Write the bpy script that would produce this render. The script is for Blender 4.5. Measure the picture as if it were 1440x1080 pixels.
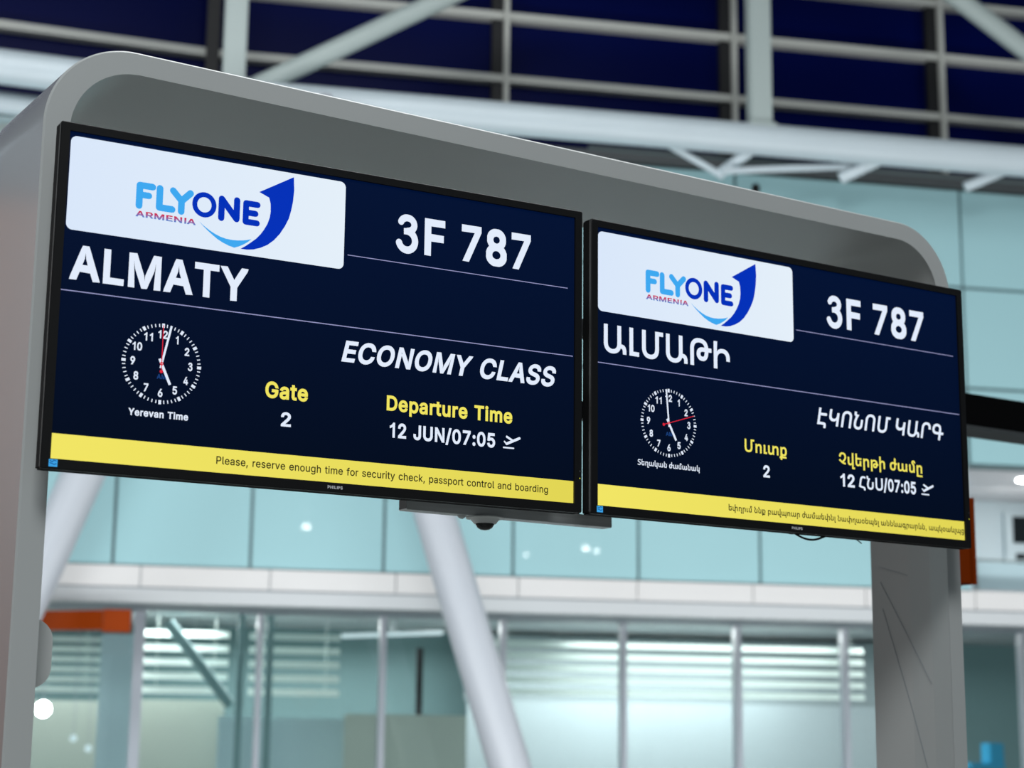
import bpy, bmesh, math, random
from mathutils import Vector, Matrix
from mathutils.geometry import tessellate_polygon

for _o in list(bpy.data.objects):
    bpy.data.objects.remove(_o)
SC = bpy.context.scene
COL = SC.collection

# ------------------------------------------------------------------ camera
def make_camera():
    pitch, roll, f = 0.199502, 0.010552, 2541.634
    cp, sp, cr, sr = math.cos(pitch), math.sin(pitch), math.cos(roll), math.sin(roll)
    right = Vector((1, 0, 0)); fwd = Vector((0, cp, sp)); up = Vector((0, -sp, cp))
    r2 = cr * right + sr * up; u2 = -sr * right + cr * up
    cam = bpy.data.cameras.new('camera'); o = bpy.data.objects.new('camera', cam); COL.objects.link(o)
    m = Matrix.Identity(4)
    for i in range(3):
        m[i][0] = r2[i]; m[i][1] = u2[i]; m[i][2] = -fwd[i]
    m[2][3] = 1.6
    o.matrix_world = m
    cam.sensor_fit = 'HORIZONTAL'; cam.sensor_width = 36.0; cam.lens = f / 1440 * 36
    cam.clip_start = 0.05; cam.clip_end = 200
    cam.dof.use_dof = True; cam.dof.focus_distance = 3.62
    cam.dof.aperture_fstop = cam.lens / 1000 / 0.0175
    SC.camera = o
make_camera()

# ------------------------------------------------------------------ world, exposure, added fill lights
world = bpy.data.worlds.new('hall_ambient'); SC.world = world; world.use_nodes = True
world.node_tree.nodes['Background'].inputs[0].default_value = (0.60, 0.72, 0.80, 1)
world.node_tree.nodes['Background'].inputs[1].default_value = 0.125
SC.view_settings.view_transform = 'Standard'; SC.view_settings.look = 'None'
SC.view_settings.exposure = 0.0; SC.view_settings.gamma = 1.0
SC.view_settings.use_curve_mapping = False

def area(name, loc, target, sx, sy, power, col):
    l = bpy.data.lights.new(name, 'AREA'); l.shape = 'RECTANGLE'; l.size = sx; l.size_y = sy
    l.energy = power; l.color = col
    o = bpy.data.objects.new(name, l); COL.objects.link(o); o.location = loc
    o.rotation_euler = (Vector(target) - Vector(loc)).to_track_quat('-Z', 'Y').to_euler()
    return o
area('hall_fill', (0.0, -5.0, 9.0), (0.0, 4.0, 2.2), 4, 3, 700, (0.95, 0.985, 1.0))  # unseen area lights, added to brighten the gantry and far wall
area('hall_fill', (-8.5, 6.5, 4.0), (-2.0, 14.0, 2.5), 3, 3, 330, (0.93, 0.97, 1.0))
area('hall_fill', (10.0, 12.0, 5.0), (2.0, 14.5, 3.0), 2.5, 2.5, 140, (0.93, 0.97, 1.0))
area('hall_fill', (0.0, 7.0, 9.0), (0.0, 8.5, 0.0), 8, 4, 420, (0.95, 0.98, 1.0))

area('low_fill', (1.04, 9.11, 0.7), (-0.6, 14.0, 4.2), 13, .6, 380, (0.97, 0.99, 1.0))  # unseen upward fill, added to light wall and beams from below

# ------------------------------------------------------------------ materials (sRGB 0-255 in)
def lin(c):
    r = []
    for v in c:
        v /= 255.0
        r.append(v / 12.92 if v <= 0.04045 else ((v + 0.055) / 1.055) ** 2.4)
    return (r[0], r[1], r[2], 1.0)
def mat(name, rgb, rough=0.5, metal=0.0, spec=0.5, coat=0.0, noise=0.0, nscale=3.0, bump=0.0, stretch=(1, 1, 1)):
    m = bpy.data.materials.new(name); m.use_nodes = True
    nt = m.node_tree; b = nt.nodes['Principled BSDF']; c = lin(rgb)
    b.inputs['Base Color'].default_value = c; b.inputs['Roughness'].default_value = rough
    b.inputs['Metallic'].default_value = metal; b.inputs['Specular IOR Level'].default_value = spec
    b.inputs['Coat Weight'].default_value = coat; b.inputs['Coat Roughness'].default_value = 0.08
    if noise or bump:
        tc = nt.nodes.new('ShaderNodeTexCoord'); mp = nt.nodes.new('ShaderNodeMapping')
        mp.inputs['Scale'].default_value = stretch
        nz = nt.nodes.new('ShaderNodeTexNoise'); nz.inputs['Scale'].default_value = nscale; nz.inputs['Detail'].default_value = 4
        nt.links.new(tc.outputs['Object'], mp.inputs[0]); nt.links.new(mp.outputs[0], nz.inputs['Vector'])
        if noise:
            rp = nt.nodes.new('ShaderNodeValToRGB')
            rp.color_ramp.elements[0].position = 0.3; rp.color_ramp.elements[1].position = 0.7
            rp.color_ramp.elements[0].color = tuple(v * (1 - noise) for v in c[:3]) + (1,)
            rp.color_ramp.elements[1].color = tuple(min(1, v * (1 + noise)) for v in c[:3]) + (1,)
            nt.links.new(nz.outputs['Fac'], rp.inputs[0]); nt.links.new(rp.outputs[0], b.inputs['Base Color'])
        if bump:
            bp = nt.nodes.new('ShaderNodeBump'); bp.inputs['Strength'].default_value = bump; bp.inputs['Distance'].default_value = 0.002
            nt.links.new(nz.outputs['Fac'], bp.inputs['Height']); nt.links.new(bp.outputs[0], b.inputs['Normal'])
    return m
def emit(name, rgb, strength=1.0, rgb2=None, axis=2, lo=0.0, hi=1.0, tilt=0.0):
    m = bpy.data.materials.new(name); m.use_nodes = True
    nt = m.node_tree; b = nt.nodes['Principled BSDF']
    b.inputs['Base Color'].default_value = (0.002, 0.002, 0.003, 1); b.inputs['Roughness'].default_value = 0.5
    b.inputs['Specular IOR Level'].default_value = 0.04
    b.inputs['Emission Color'].default_value = lin(rgb); b.inputs['Emission Strength'].default_value = strength
    if rgb2:
        tc = nt.nodes.new('ShaderNodeTexCoord'); sx = nt.nodes.new('ShaderNodeSeparateXYZ')
        mr = nt.nodes.new('ShaderNodeMapRange'); mr.inputs['From Min'].default_value = lo; mr.inputs['From Max'].default_value = hi
        rp = nt.nodes.new('ShaderNodeMixRGB'); rp.inputs[1].default_value = lin(rgb); rp.inputs[2].default_value = lin(rgb2)
        nt.links.new(tc.outputs['Object'], sx.inputs[0])
        if tilt:
            ad = nt.nodes.new('ShaderNodeMath'); ad.operation = 'MULTIPLY_ADD'; ad.inputs[1].default_value = tilt
            nt.links.new(sx.outputs[0], ad.inputs[0]); nt.links.new(sx.outputs[2], ad.inputs[2]); nt.links.new(ad.outputs[0], mr.inputs['Value'])
        else:
            nt.links.new(sx.outputs[axis], mr.inputs['Value'])
        nt.links.new(mr.outputs[0], rp.inputs[0]); nt.links.new(rp.outputs[0], b.inputs['Emission Color'])
    return m
def glass(name, tint, mix=0.12, rough=0.02):
    m = bpy.data.materials.new(name); m.use_nodes = True; nt = m.node_tree
    out = nt.nodes['Material Output']; nt.nodes.remove(nt.nodes['Principled BSDF'])
    tr = nt.nodes.new('ShaderNodeBsdfTransparent'); tr.inputs[0].default_value = lin(tint)
    gl = nt.nodes.new('ShaderNodeBsdfGlossy'); gl.inputs['Roughness'].default_value = rough
    fr = nt.nodes.new('ShaderNodeFresnel'); fr.inputs[0].default_value = 1.5
    mx = nt.nodes.new('ShaderNodeMixShader')
    nt.links.new(fr.outputs[0], mx.inputs[0]); nt.links.new(tr.outputs[0], mx.inputs[1]); nt.links.new(gl.outputs[0], mx.inputs[2])
    nt.links.new(mx.outputs[0], out.inputs[0])
    return m

M = dict(
    arch=mat('brushed_grey_paint', (194, 197, 196), 0.34, 0.12, 0.5, noise=0.03, nscale=1.2, stretch=(1, 1, .4)),
    skin=mat('polished_outer_skin', (206, 208, 212), 0.2, 0.45, 0.5, noise=0.02, nscale=1.2),
    teal=mat('back_painted_teal_glass', (152, 190, 195), 0.02, spec=0.5, noise=0.02, nscale=.5),
    joint=mat('grey_joint', (92, 116, 120), 0.6),
    fascia=mat('white_fascia_panel', (204, 203, 202), 0.5, noise=0.01),
    fascia2=mat('light_grey_sill', (184, 188, 190), 0.5),
    soffit=mat('grey_soffit', (130, 140, 148), 0.6),
    cap=mat('dark_wall_cap', (70, 74, 76), 0.6),
    navy=mat('night_blue_glazing', (0, 8, 62), 0.35, spec=0.06, noise=0.15, nscale=.4),
    mull=mat('grey_mullion', (186, 188, 182), 0.45),
    dark=mat('dark_gasket_and_shade', (18, 19, 22), 0.6),
    steel=mat('white_painted_steel', (188, 200, 206), 0.38, noise=0.02, nscale=2),
    post=mat('grey_green_painted_steel', (160, 172, 170), 0.5),
    col=mat('pale_painted_column', (168, 173, 180), 0.4),
    bezel=mat('black_plastic_bezel', (20, 20, 21), 0.45, spec=0.25, noise=0.05, nscale=30),
    casing=mat('black_tv_casing', (5, 5, 6), 0.7, spec=0.08),
    tube=mat('bare_steel_tube', (205, 208, 208), 0.34, metal=0.0, noise=0.12, nscale=25, stretch=(.15, 1, 4)),
    black=mat('black_rubber', (5, 6, 7), 0.5, spec=0.2),
    gloss=mat('black_dome_glass', (6, 6, 7), 0.08),
    white=mat('white_plastic', (222, 224, 222), 0.4),
    orange=mat('orange_sign_paint', (130, 48, 0), 0.6, spec=.1),
    frame=mat('lilac_grey_window_frame', (156, 163, 172), 0.4),
    slat=mat('pale_blind_slat', (214, 228, 222), 0.5),
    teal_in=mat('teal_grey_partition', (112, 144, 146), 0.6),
    grey_in=mat('grey_green_ceiling', (186, 194, 196), 0.7),
    grey_mid=mat('mid_grey_panel', (150, 164, 167), 0.6),
    olive=mat('frosted_olive_panel', (172, 182, 172), 0.6, noise=0.02, nscale=.8),
    pale_in=mat('pale_blue_grey_partition', (166, 180, 184), 0.6, noise=0.03, nscale=.8),
    blue_in=mat('pale_blue_panel', (170, 194, 200), 0.6),
    blue_box=mat('blue_counter_box', (30, 150, 190), 0.5),
    floor=mat('light_stone_floor', (124, 126, 124), 0.35, noise=0.04, nscale=2),
    bay=mat('pale_blue_bay_wall', (182, 198, 204), 0.55),
    bayceil=mat('white_bay_ceiling', (206, 206, 208), 0.6),
    darkwin=mat('dark_window_glass', (6, 18, 22), 0.5, spec=.1),
    rail=mat('satin_handrail', (140, 155, 158), 0.4, metal=.3),
    pane=glass('clear_pane', (243, 248, 248)),
    lamp=emit('lamp_white', (255, 255, 255), 30.0),
    lamp_soft=emit('lamp_soft', (225, 245, 250), 1.0),
    navy_scr=emit('screen_navy', (0, 9, 28), 1.0, (0, 16, 50), 2, -0.30, 0.30),
    white_scr=emit('screen_white', (226, 236, 252)),
    panel_scr=emit('screen_pale_panel', (217, 231, 250), 1.0, (228, 239, 249), 0, -0.53, 0.0),
    yellow_scr=emit('screen_yellow', (241, 229, 100), 1.0, (226, 214, 84), 0, -0.5, 0.5),
    yellow_txt=emit('screen_yellow_letters', (240, 228, 96)),
    line_scr=emit('screen_line', (150, 152, 196)),
    ink=emit('screen_dark_letters', (44, 42, 22)),
    sky_logo=emit('logo_sky_blue', (62, 168, 240)),
    blue_logo=emit('logo_royal_blue', (0, 48, 184)),
    arm_logo=emit('logo_red_to_blue', (70, 130, 205), 1.0, (205, 20, 60), 2, 0.1605, 0.1700),
    red_scr=emit('screen_red', (222, 38, 58)),
    am_scr=emit('screen_dim_blue', (24, 62, 122)),
    sticker=emit('sticker_blue_glow', (60, 160, 226), 1.0),  # printed sticker made to glow; its brightness is emission
    sticker_dark=emit('sticker_dark_blue_glow', (16, 84, 160), 0.75),
    led=emit('led_yellow_green', (205, 205, 60), 1.0),
    button=mat('grey_button', (90, 92, 94), 0.5),
    wood=mat('brown_timber', (176, 108, 66), 0.5, noise=.15, nscale=6, stretch=(4, 4, .4)),
    print_grey=mat('printed_silver_letters', (225, 225, 228), 0.4),
)

# ------------------------------------------------------------------ frames and builders
class Frame:
    def __init__(self, x, y, yaw):
        self.o = Vector((x, y, 0)); self.yaw = math.radians(yaw)
        self.d = Vector((math.cos(self.yaw), math.sin(self.yaw), 0)); self.n = Vector((-math.sin(self.yaw), math.cos(self.yaw), 0))
    def at(self, u, s, z): return self.o + self.d * u + self.n * s + Vector((0, 0, z))
BG = Frame(0, 14, 12)            # far terminal wall
AR = Frame(0.2, 3.90, 32.5)      # gantry front face
S1 = Frame(-0.3417, 3.4036, 28.9206)
S2 = Frame(0.6360, 4.0429, 31.8688)
ZS = (2.3967, 2.4063)

def thing(name, fr, base, label=None, cat=None, group=None, kind=None):
    o = bpy.data.objects.new(name, None); COL.objects.link(o); o.empty_display_size = .1
    o.location = fr.at(*base); o.rotation_euler = (0, 0, fr.yaw); o['_b'] = list(base)
    tag(o, label, cat, group, kind); return o
def tag(o, label=None, cat=None, group=None, kind=None):
    for k, v in (('label', label), ('category', cat), ('group', group), ('kind', kind)):
        if v: o[k] = v
    return o
def link(name, bm, m, parent=None, fr=None, base=None, smooth=False):
    """bm is in frame coordinates; it is moved to the base of its thing."""
    b = Vector(base if base is not None else (parent['_b'] if parent else (0, 0, 0)))
    bmesh.ops.translate(bm, verts=bm.verts, vec=-b)
    bmesh.ops.recalc_face_normals(bm, faces=bm.faces)
    me = bpy.data.meshes.new(name); bm.to_mesh(me); bm.free(); me.materials.append(m)
    if smooth:
        for p in me.polygons: p.use_smooth = True
        me.set_sharp_from_angle(angle=math.radians(35))
    o = bpy.data.objects.new(name, me); COL.objects.link(o)
    o['_b'] = list(b)
    if parent:
        o.parent = parent
    else:
        o.location = fr.at(*b); o.rotation_euler = (0, 0, fr.yaw)
    return o
def box(bm, u0, u1, s0, s1, z0, z1, bev=0.0):
    vs = [bm.verts.new((u, s, z)) for u in (u0, u1) for s in (s0, s1) for z in (z0, z1)]
    fs = [bm.faces.new([vs[i] for i in q]) for q in ((0, 1, 3, 2), (4, 6, 7, 5), (0, 4, 5, 1), (2, 3, 7, 6), (0, 2, 6, 4), (1, 5, 7, 3))]
    if bev:
        es = list({e for f in fs for e in f.edges})
        bmesh.ops.bevel(bm, geom=es, offset=bev, segments=2, affect='EDGES')
    return bm
def B(*a, **k): return box(bmesh.new(), *a, **k)
def tube(bm, p0, p1, r, seg=20, r1=None):
    p0, p1 = Vector(p0), Vector(p1); ax = (p1 - p0).normalized()
    t = ax.cross(Vector((0, 1, 0.01))).normalized(); w = ax.cross(t)
    ra, rb = r, r if r1 is None else r1
    a = [bm.verts.new(p0 + (t * math.cos(2 * math.pi * i / seg) + w * math.sin(2 * math.pi * i / seg)) * ra) for i in range(seg)]
    b = [bm.verts.new(p1 + (t * math.cos(2 * math.pi * i / seg) + w * math.sin(2 * math.pi * i / seg)) * rb) for i in range(seg)]
    for i in range(seg): bm.faces.new((a[i], a[(i + 1) % seg], b[(i + 1) % seg], b[i]))
    bm.faces.new(a); bm.faces.new(b[::-1]); return bm
def cable(bm, pts, r, seg=8):
    for a, b in zip(pts, pts[1:]): tube(bm, a, b, r, seg)
    return bm
def lathe(bm, c, prof, seg=28):
    rings = [[bm.verts.new((c[0] + r * math.cos(2 * math.pi * i / seg), c[1] + r * math.sin(2 * math.pi * i / seg), z)) for i in range(seg)] for r, z in prof]
    for A_, B_ in zip(rings, rings[1:]):
        for i in range(seg): bm.faces.new((A_[i], A_[(i + 1) % seg], B_[(i + 1) % seg], B_[i]))
    bm.faces.new(rings[0]); bm.faces.new(rings[-1][::-1]); return bm
def prism(bm, poly, z0, z1):
    a = [bm.verts.new((u, s, z0)) for u, s in poly]; b = [bm.verts.new((u, s, z1)) for u, s in poly]
    n = len(poly)
    for i in range(n): bm.faces.new((a[i], a[(i + 1) % n], b[(i + 1) % n], b[i]))
    bm.faces.new(a); bm.faces.new(b[::-1]); return bm
def flat(bm, loops, s):
    """filled polygon (first loops may hold holes) in the plane of a screen, depth s"""
    pts = [p for l in loops for p in l]
    tris = tessellate_polygon([[Vector((x * 1000, z * 1000, 0)) for x, z in l] for l in loops])
    vs = [bm.verts.new((x, s, z)) for x, z in pts]
    for t in tris:
        try: bm.faces.new([vs[i] for i in t])
        except ValueError: pass
    return bm
def rrect(u0, u1, z0, z1, r, n=6):
    p = []
    for cx, cz, a0 in ((u1 - r, z1 - r, 0), (u0 + r, z1 - r, 90), (u0 + r, z0 + r, 180), (u1 - r, z0 + r, 270)):
        for k in range(n + 1):
            a = math.radians(a0 + 90 * k / n); p.append((cx + r * math.cos(a), cz + r * math.sin(a)))
    return p
def stroke(bm, pts, w, s, cap=True, n=8):
    for (x0, z0), (x1, z1) in zip(pts, pts[1:]):
        L = math.hypot(x1 - x0, z1 - z0); nx, nz = -(z1 - z0) / L * w / 2, (x1 - x0) / L * w / 2
        flat(bm, [[(x0 + nx, z0 + nz), (x0 - nx, z0 - nz), (x1 - nx, z1 - nz), (x1 + nx, z1 + nz)]], s)
    if cap:
        for x, z in pts:
            flat(bm, [[(x + w / 2 * math.cos(2 * math.pi * i / 12), z + w / 2 * math.sin(2 * math.pi * i / 12)) for i in range(12)]], s)
    return bm
def ring2d(bm, cx, cz, ro, ri, s, n=36, ex=1.0):
    o = [(cx + ro * ex * math.cos(2 * math.pi * i / n), cz + ro * math.sin(2 * math.pi * i / n)) for i in range(n)]
    i_ = [(cx + (ro * ex - (ro - ri)) * math.cos(2 * math.pi * i / n), cz + ri * math.sin(2 * math.pi * i / n)) for i in range(n)]
    a = [bm.verts.new((x, s, z)) for x, z in o]; b = [bm.verts.new((x, s, z)) for x, z in i_]
    for k in range(n): bm.faces.new((a[k], a[(k + 1) % n], b[(k + 1) % n], b[k]))
    return bm

# glyph outlines (advance, loops of x,y in thousandths) for the lettering
GLYPHS = {
 'B': {
  'A': [512,[[187,536,295,534,500,-20,380,-27,330,104,155,112,105,-23,-17,-26,-3,28,168,498],[239,426,228,326,193,227,283,226,252,319]]],
  'L': [425,[[151,536,151,84,389,83,386,-25,35,-25,34,536]]],
  'M': [661,[[594,534,595,-24,476,-27,502,413,478,273,361,-24,267,-27,144,283,122,418,148,-26,35,-25,35,534,170,536,306,189,315,105,324,189,457,536]]],
  'T': [481,[[166,-26,165,423,7,425,7,535,444,534,443,425,285,424,285,-26]]],
  'Y': [504,[[175,-27,175,202,-20,528,107,534,235,326,236,301,229,309,252,351,365,536,488,535,472,483,295,199,293,-24]]],
  'E': [451,[[401,-25,35,-25,35,535,399,534,401,424,151,423,152,314,383,313,383,202,152,201,151,83,404,83]]],
  'C': [542,[[394,-1,351,-21,301,-33,235,-33,192,-24,150,-7,119,13,98,30,65,70,40,114,26,153,14,213,14,295,26,355,39,394,51,417,85,464,118,495,161,521,211,537,233,541,256,541,266,545,281,541,303,541,334,535,360,526,386,515,423,490,462,447,486,403,510,323,399,323,382,339,378,358,363,385,343,406,336,410,315,421,291,427,278,427,272,429,245,427,220,421,200,411,171,387,155,364,147,348,136,312,131,281,131,227,135,198,142,173,160,137,176,117,191,104,216,90,246,81,289,81,319,90,344,104,362,122,368,130,376,146,391,188,502,187,497,143,486,105,471,77,450,45,425,21]]],
  'O': [566,[[301,-33,235,-33,193,-24,175,-18,136,2,96,32,65,70,40,114,26,153,14,213,14,295,20,331,34,380,59,430,97,477,136,507,175,526,201,535,232,541,253,541,264,545,278,541,303,541,342,532,360,526,394,509,425,487,456,456,490,403,507,358,518,301,521,234,518,225,516,188,499,126,476,82,455,50,425,21,394,-1,351,-21],[289,81,312,87,347,107,364,124,382,151,395,183,402,218,402,247,404,253,402,263,402,290,395,326,386,349,366,382,348,401,327,415,313,421,290,427,262,429,226,423,199,410,181,397,164,377,147,347,136,312,131,281,131,228,136,197,147,161,159,138,179,114,203,96,235,83,245,81]]],
  'N': [556,[[489,534,490,-24,371,-26,171,288,128,404,148,389,151,382,151,312,153,304,153,-26,35,-25,35,534,151,536,381,174,394,108,371,536]]],
  'S': [479,[[258,542,292,535,318,527,347,512,368,498,404,458,422,419,432,352,322,351,302,400,297,407,286,416,258,428,221,432,184,426,165,416,154,407,146,396,143,388,142,380,143,364,148,356,157,346,187,330,204,323,265,308,315,292,351,275,379,257,407,228,426,194,433,168,436,132,430,93,415,58,400,36,373,9,352,-6,328,-18,279,-32,260,-35,188,-35,143,-26,120,-17,97,-6,64,17,37,51,22,81,12,118,15,163,124,163,135,120,141,110,144,104,159,92,167,87,194,78,205,77,242,77,271,83,297,97,308,108,314,117,317,127,317,151,312,159,300,172,286,180,250,193,154,220,105,242,74,263,47,293,32,324,25,355,25,389,31,422,47,455,70,485,101,509,136,527,177,539,196,542]]],
  'G': [553,[[269,545,279,541,300,541,332,535,366,523,412,497,449,463,471,432,488,398,511,322,390,323,367,375,358,388,341,405,333,411,312,421,299,425,270,430,260,430,232,425,209,417,200,411,183,399,172,388,155,364,147,348,136,312,131,281,131,227,135,198,142,172,153,149,167,128,192,104,207,94,228,85,246,81,291,81,322,90,340,100,361,118,370,131,383,159,387,178,258,173,258,283,505,282,506,186,500,145,488,105,466,63,454,48,425,19,402,2,362,-18,303,-33,235,-33,192,-24,145,-4,105,24,70,61,53,87,37,120,20,174,14,213,14,295,20,334,37,388,68,445,109,488,139,509,172,526,198,535,230,541,254,541]]],
  'a': [422,[[362,-26,252,-26,266,23,280,15,265,-1,244,-15,225,-25,189,-35,131,-35,87,-22,58,-5,28,25,14,48,4,82,4,132,12,158,22,180,48,207,84,227,111,236,169,247,221,252,248,257,245,280,239,289,232,296,211,303,179,303,159,297,144,289,133,277,113,245,0,274,38,343,69,373,104,394,131,403,178,412,207,412,247,406,282,394,318,370,338,347,351,325,360,298,363,276],[249,149,263,155,235,148,158,138,145,134,131,127,123,119,118,107,118,102,120,96,125,87,132,81,141,76,163,72,180,72,194,74,211,80,220,85,229,92,237,102,247,124,249,136]]],
  't': [260,[[225,-24,196,-30,140,-30,105,-20,78,-3,62,13,48,37,42,56,38,75,38,300,-18,301,-20,406,37,407,38,500,151,497,153,407,233,406,230,301,152,300,152,95,154,84,158,79,164,77,222,81,241,1]]],
  'e': [436,[[216,412,255,406,282,397,305,386,326,371,356,342,379,300,391,266,397,231,396,145,126,143,127,139,139,111,159,88,165,84,182,77,206,72,219,72,233,75,247,79,257,84,268,93,274,101,291,135,403,111,373,43,362,28,344,10,320,-7,291,-22,260,-31,241,-34,181,-34,140,-25,108,-10,75,13,43,52,23,92,11,133,8,152,8,222,17,267,31,304,58,345,81,368,105,385,129,397,155,406,194,412],[125,248,275,247,270,264,253,287,241,296,226,301,216,303,194,303,184,301,166,294,143,274,134,261,129,248,124,232]]],
  '2': [485,[[39,-25,39,61,252,287,277,320,284,333,293,359,293,383,288,399,274,417,264,424,248,430,240,431,207,431,194,428,177,419,168,409,160,397,154,376,154,354,135,334,37,336,41,397,53,438,69,467,98,499,122,516,146,528,172,537,210,543,263,540,304,528,323,519,354,496,379,468,397,435,407,398,407,347,403,328,394,302,382,278,340,219,300,174,195,66,183,72,417,83,416,-25]]],
  'D': [535,[[35,-25,35,534,255,536,315,524,346,513,377,496,403,476,424,455,451,416,463,393,477,355,486,313,486,302,488,294,488,220,483,182,468,130,446,85,418,49,381,17,338,-6,304,-17,257,-26],[152,84,218,83,225,85,260,88,289,96,319,114,338,132,347,146,358,167,367,196,372,227,372,285,364,323,358,342,347,364,338,377,310,402,286,415,247,424,151,423]]],
  'p': [457,[[28,-167,27,404,136,405,119,334,114,360,136,382,172,403,199,410,258,410,295,401,333,380,364,352,390,315,406,272,415,231,418,173,416,165,416,147,412,126,395,73,366,26,334,-3,315,-15,294,-24,273,-31,236,-36,195,-33,172,-26,153,-17,130,0,116,14,123,39,140,-169],[224,73,238,75,256,83,264,88,283,110,290,124,297,148,302,177,302,202,292,249,287,262,273,281,260,293,250,298,237,302,216,304,202,302,179,292,168,283,157,268,149,252,142,229,141,217,141,163,150,126,155,113,164,99,178,86,190,79,205,75]]],
  'r': [292,[[27,-26,27,404,136,405,118,341,117,375,143,394,163,403,187,410,212,413,269,407,269,296,198,299,176,293,161,283,155,278,144,259,141,246,141,-26]]],
  'u': [442,[[34,402,42,406,125,406,135,401,141,392,141,157,144,140,147,122,155,104,170,89,192,81,210,81,237,91,250,104,261,122,269,165,269,390,272,397,277,403,285,406,367,406,380,398,384,390,384,-10,376,-23,367,-27,287,-27,279,-23,270,-13,237,-29,225,-32,137,-32,112,-24,85,-9,55,21,34,60,26,87,26,390]]],
  'i': [199,[[142,406,142,-26,25,-26,25,406],[21,451,15,471,16,502,29,525,53,545,72,551,95,551,112,545,126,537,149,509,155,481,146,452,130,431,103,417,64,417,44,428]]],
  'm': [642,[[582,-24,469,-27,469,261,464,282,456,291,440,300,424,304,413,304,391,298,382,292,371,281,365,268,364,264,362,-25,248,-25,246,271,240,284,229,295,214,302,205,304,196,304,173,298,165,293,148,273,143,260,141,250,140,-25,28,-25,27,404,136,404,118,337,108,360,132,383,159,400,201,413,239,413,286,397,315,372,326,357,320,357,314,358,332,376,348,389,386,406,417,413,456,413,494,403,521,390,546,368,564,343,579,304,583,282]]],
  '1': [430,[[325,-27,325,543,235,543,205,490,150,440,85,412,85,318,150,340,215,380,215,-27]]],
  'J': [429,[[364,536,364,126,361,119,361,107,351,71,337,41,323,24,302,3,261,-20,234,-29,213,-33,155,-33,125,-26,101,-17,72,0,56,14,37,35,19,68,7,115,8,197,121,197,126,125,130,111,136,99,149,87,156,82,180,76,201,78,219,86,231,96,238,109,245,131,245,536]]],
  'U': [550,[[35,534,151,535,151,172,157,141,167,122,184,102,202,90,236,80,282,80,301,84,319,92,333,101,344,113,360,141,367,177,367,535,482,533,483,143,468,89,447,53,415,17,384,-5,360,-17,327,-28,292,-34,225,-34,190,-28,151,-14,115,7,81,39,58,71,41,114,34,144]]],
  '/': [282,[[270,559,93,-101,-14,-102,-8,-54,157,559]]],
  '0': [485,[[256,-33,200,-33,178,-29,152,-20,119,-3,89,25,61,64,44,101,32,139,22,206,22,302,27,343,36,380,47,413,66,452,94,490,134,519,166,534,197,541,216,541,228,545,239,541,258,541,287,534,324,517,348,499,378,466,403,422,417,383,428,328,428,317,431,310,431,277,433,269,431,200,423,149,406,93,389,59,367,27,333,-2,300,-20],[234,76,250,80,268,91,282,104,298,134,309,169,314,198,314,217,317,225,317,284,315,290,312,326,303,363,283,403,266,420,256,426,236,432,216,432,203,429,184,418,172,405,157,379,143,337,138,306,138,284,136,276,136,232,138,226,141,186,145,163,159,124,167,110,185,90,202,80,221,76]]],
  '7': [485,[[58,-22,286,427,36,424,37,534,416,535,417,441,182,-26]]],
  ':': [220,[[42,-11,24,20,23,58,33,81,50,98,77,113,110,114,137,101,152,87,167,60,168,28,158,3,138,-18,113,-30,77,-30],[116,245,79,244,56,254,35,276,24,296,23,333,33,356,55,378,78,388,109,389,134,379,157,357,167,334,168,303,158,278,137,256]]],
  '5': [485,[[391,535,393,429,176,424,173,397,170,375,168,352,159,339,141,338,171,352,217,361,244,361,268,358,305,346,324,337,358,311,391,270,403,245,415,206,418,185,418,140,408,96,379,41,347,9,331,-3,297,-21,250,-33,191,-33,137,-18,118,-8,85,15,62,42,44,75,38,93,29,136,142,160,152,120,159,106,171,94,203,78,213,76,238,78,262,88,286,110,293,121,299,140,301,153,301,170,295,199,288,212,262,238,241,247,201,249,191,247,166,239,135,220,110,220,43,229,41,269,44,293,46,316,49,338,51,361,54,383,56,406,59,428,61,451,73,535]]],
  '3': [487,[[205,543,255,541,278,536,304,525,325,513,345,497,361,480,375,458,389,420,392,395,391,375,388,358,378,332,351,290,375,262,395,228,408,188,412,150,408,108,398,75,383,45,360,15,330,-11,295,-31,258,-44,218,-48,190,-46,155,-38,120,-23,98,-8,70,17,49,45,36,70,26,102,31,125,42,142,60,154,80,158,98,156,115,146,130,130,139,105,152,87,172,72,198,62,225,61,255,69,280,88,296,112,303,138,302,165,293,190,276,212,252,228,220,239,165,238,161,242,161,282,159,290,160,332,202,335,220,343,250,349,267,358,280,370,287,385,287,400,279,415,265,428,245,437,222,440,200,437,185,431,170,421,161,410,156,398,140,381,125,373,110,371,92,374,78,382,64,398,59,412,58,432,67,455,80,475,100,498,122,515,152,531,175,538]]],
  'F': [442,[[35,-25,35,534,394,535,396,424,151,423,151,307,373,305,373,194,152,193,150,-26]]],
  '8': [485,[[174,542,189,542,197,544,257,544,277,542,304,534,339,516,362,499,384,474,402,440,408,423,410,405,410,355,407,335,390,295,368,270,402,233,425,188,428,175,427,93,420,70,405,43,377,12,349,-8,324,-20,282,-33,172,-33,134,-23,84,5,55,33,43,50,31,75,25,93,25,178,28,190,43,223,53,238,82,268,61,298,48,323,43,340,43,418,46,430,61,463,71,478,99,507,117,519,142,531],[305,130,305,150,300,165,293,175,267,196,239,204,214,204,192,199,177,191,164,180,151,163,145,140,151,115,166,98,184,87,219,79,249,82,274,90,297,109],[288,385,277,409,262,421,234,429,217,429,187,419,173,405,166,390,163,373,168,353,179,338,194,327,227,319,252,325,275,340,285,355,288,368]]],
  'v': [422,[[409,404,246,-25,144,-25,-20,404,104,404,196,151,195,84,196,158,285,404]]],
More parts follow.
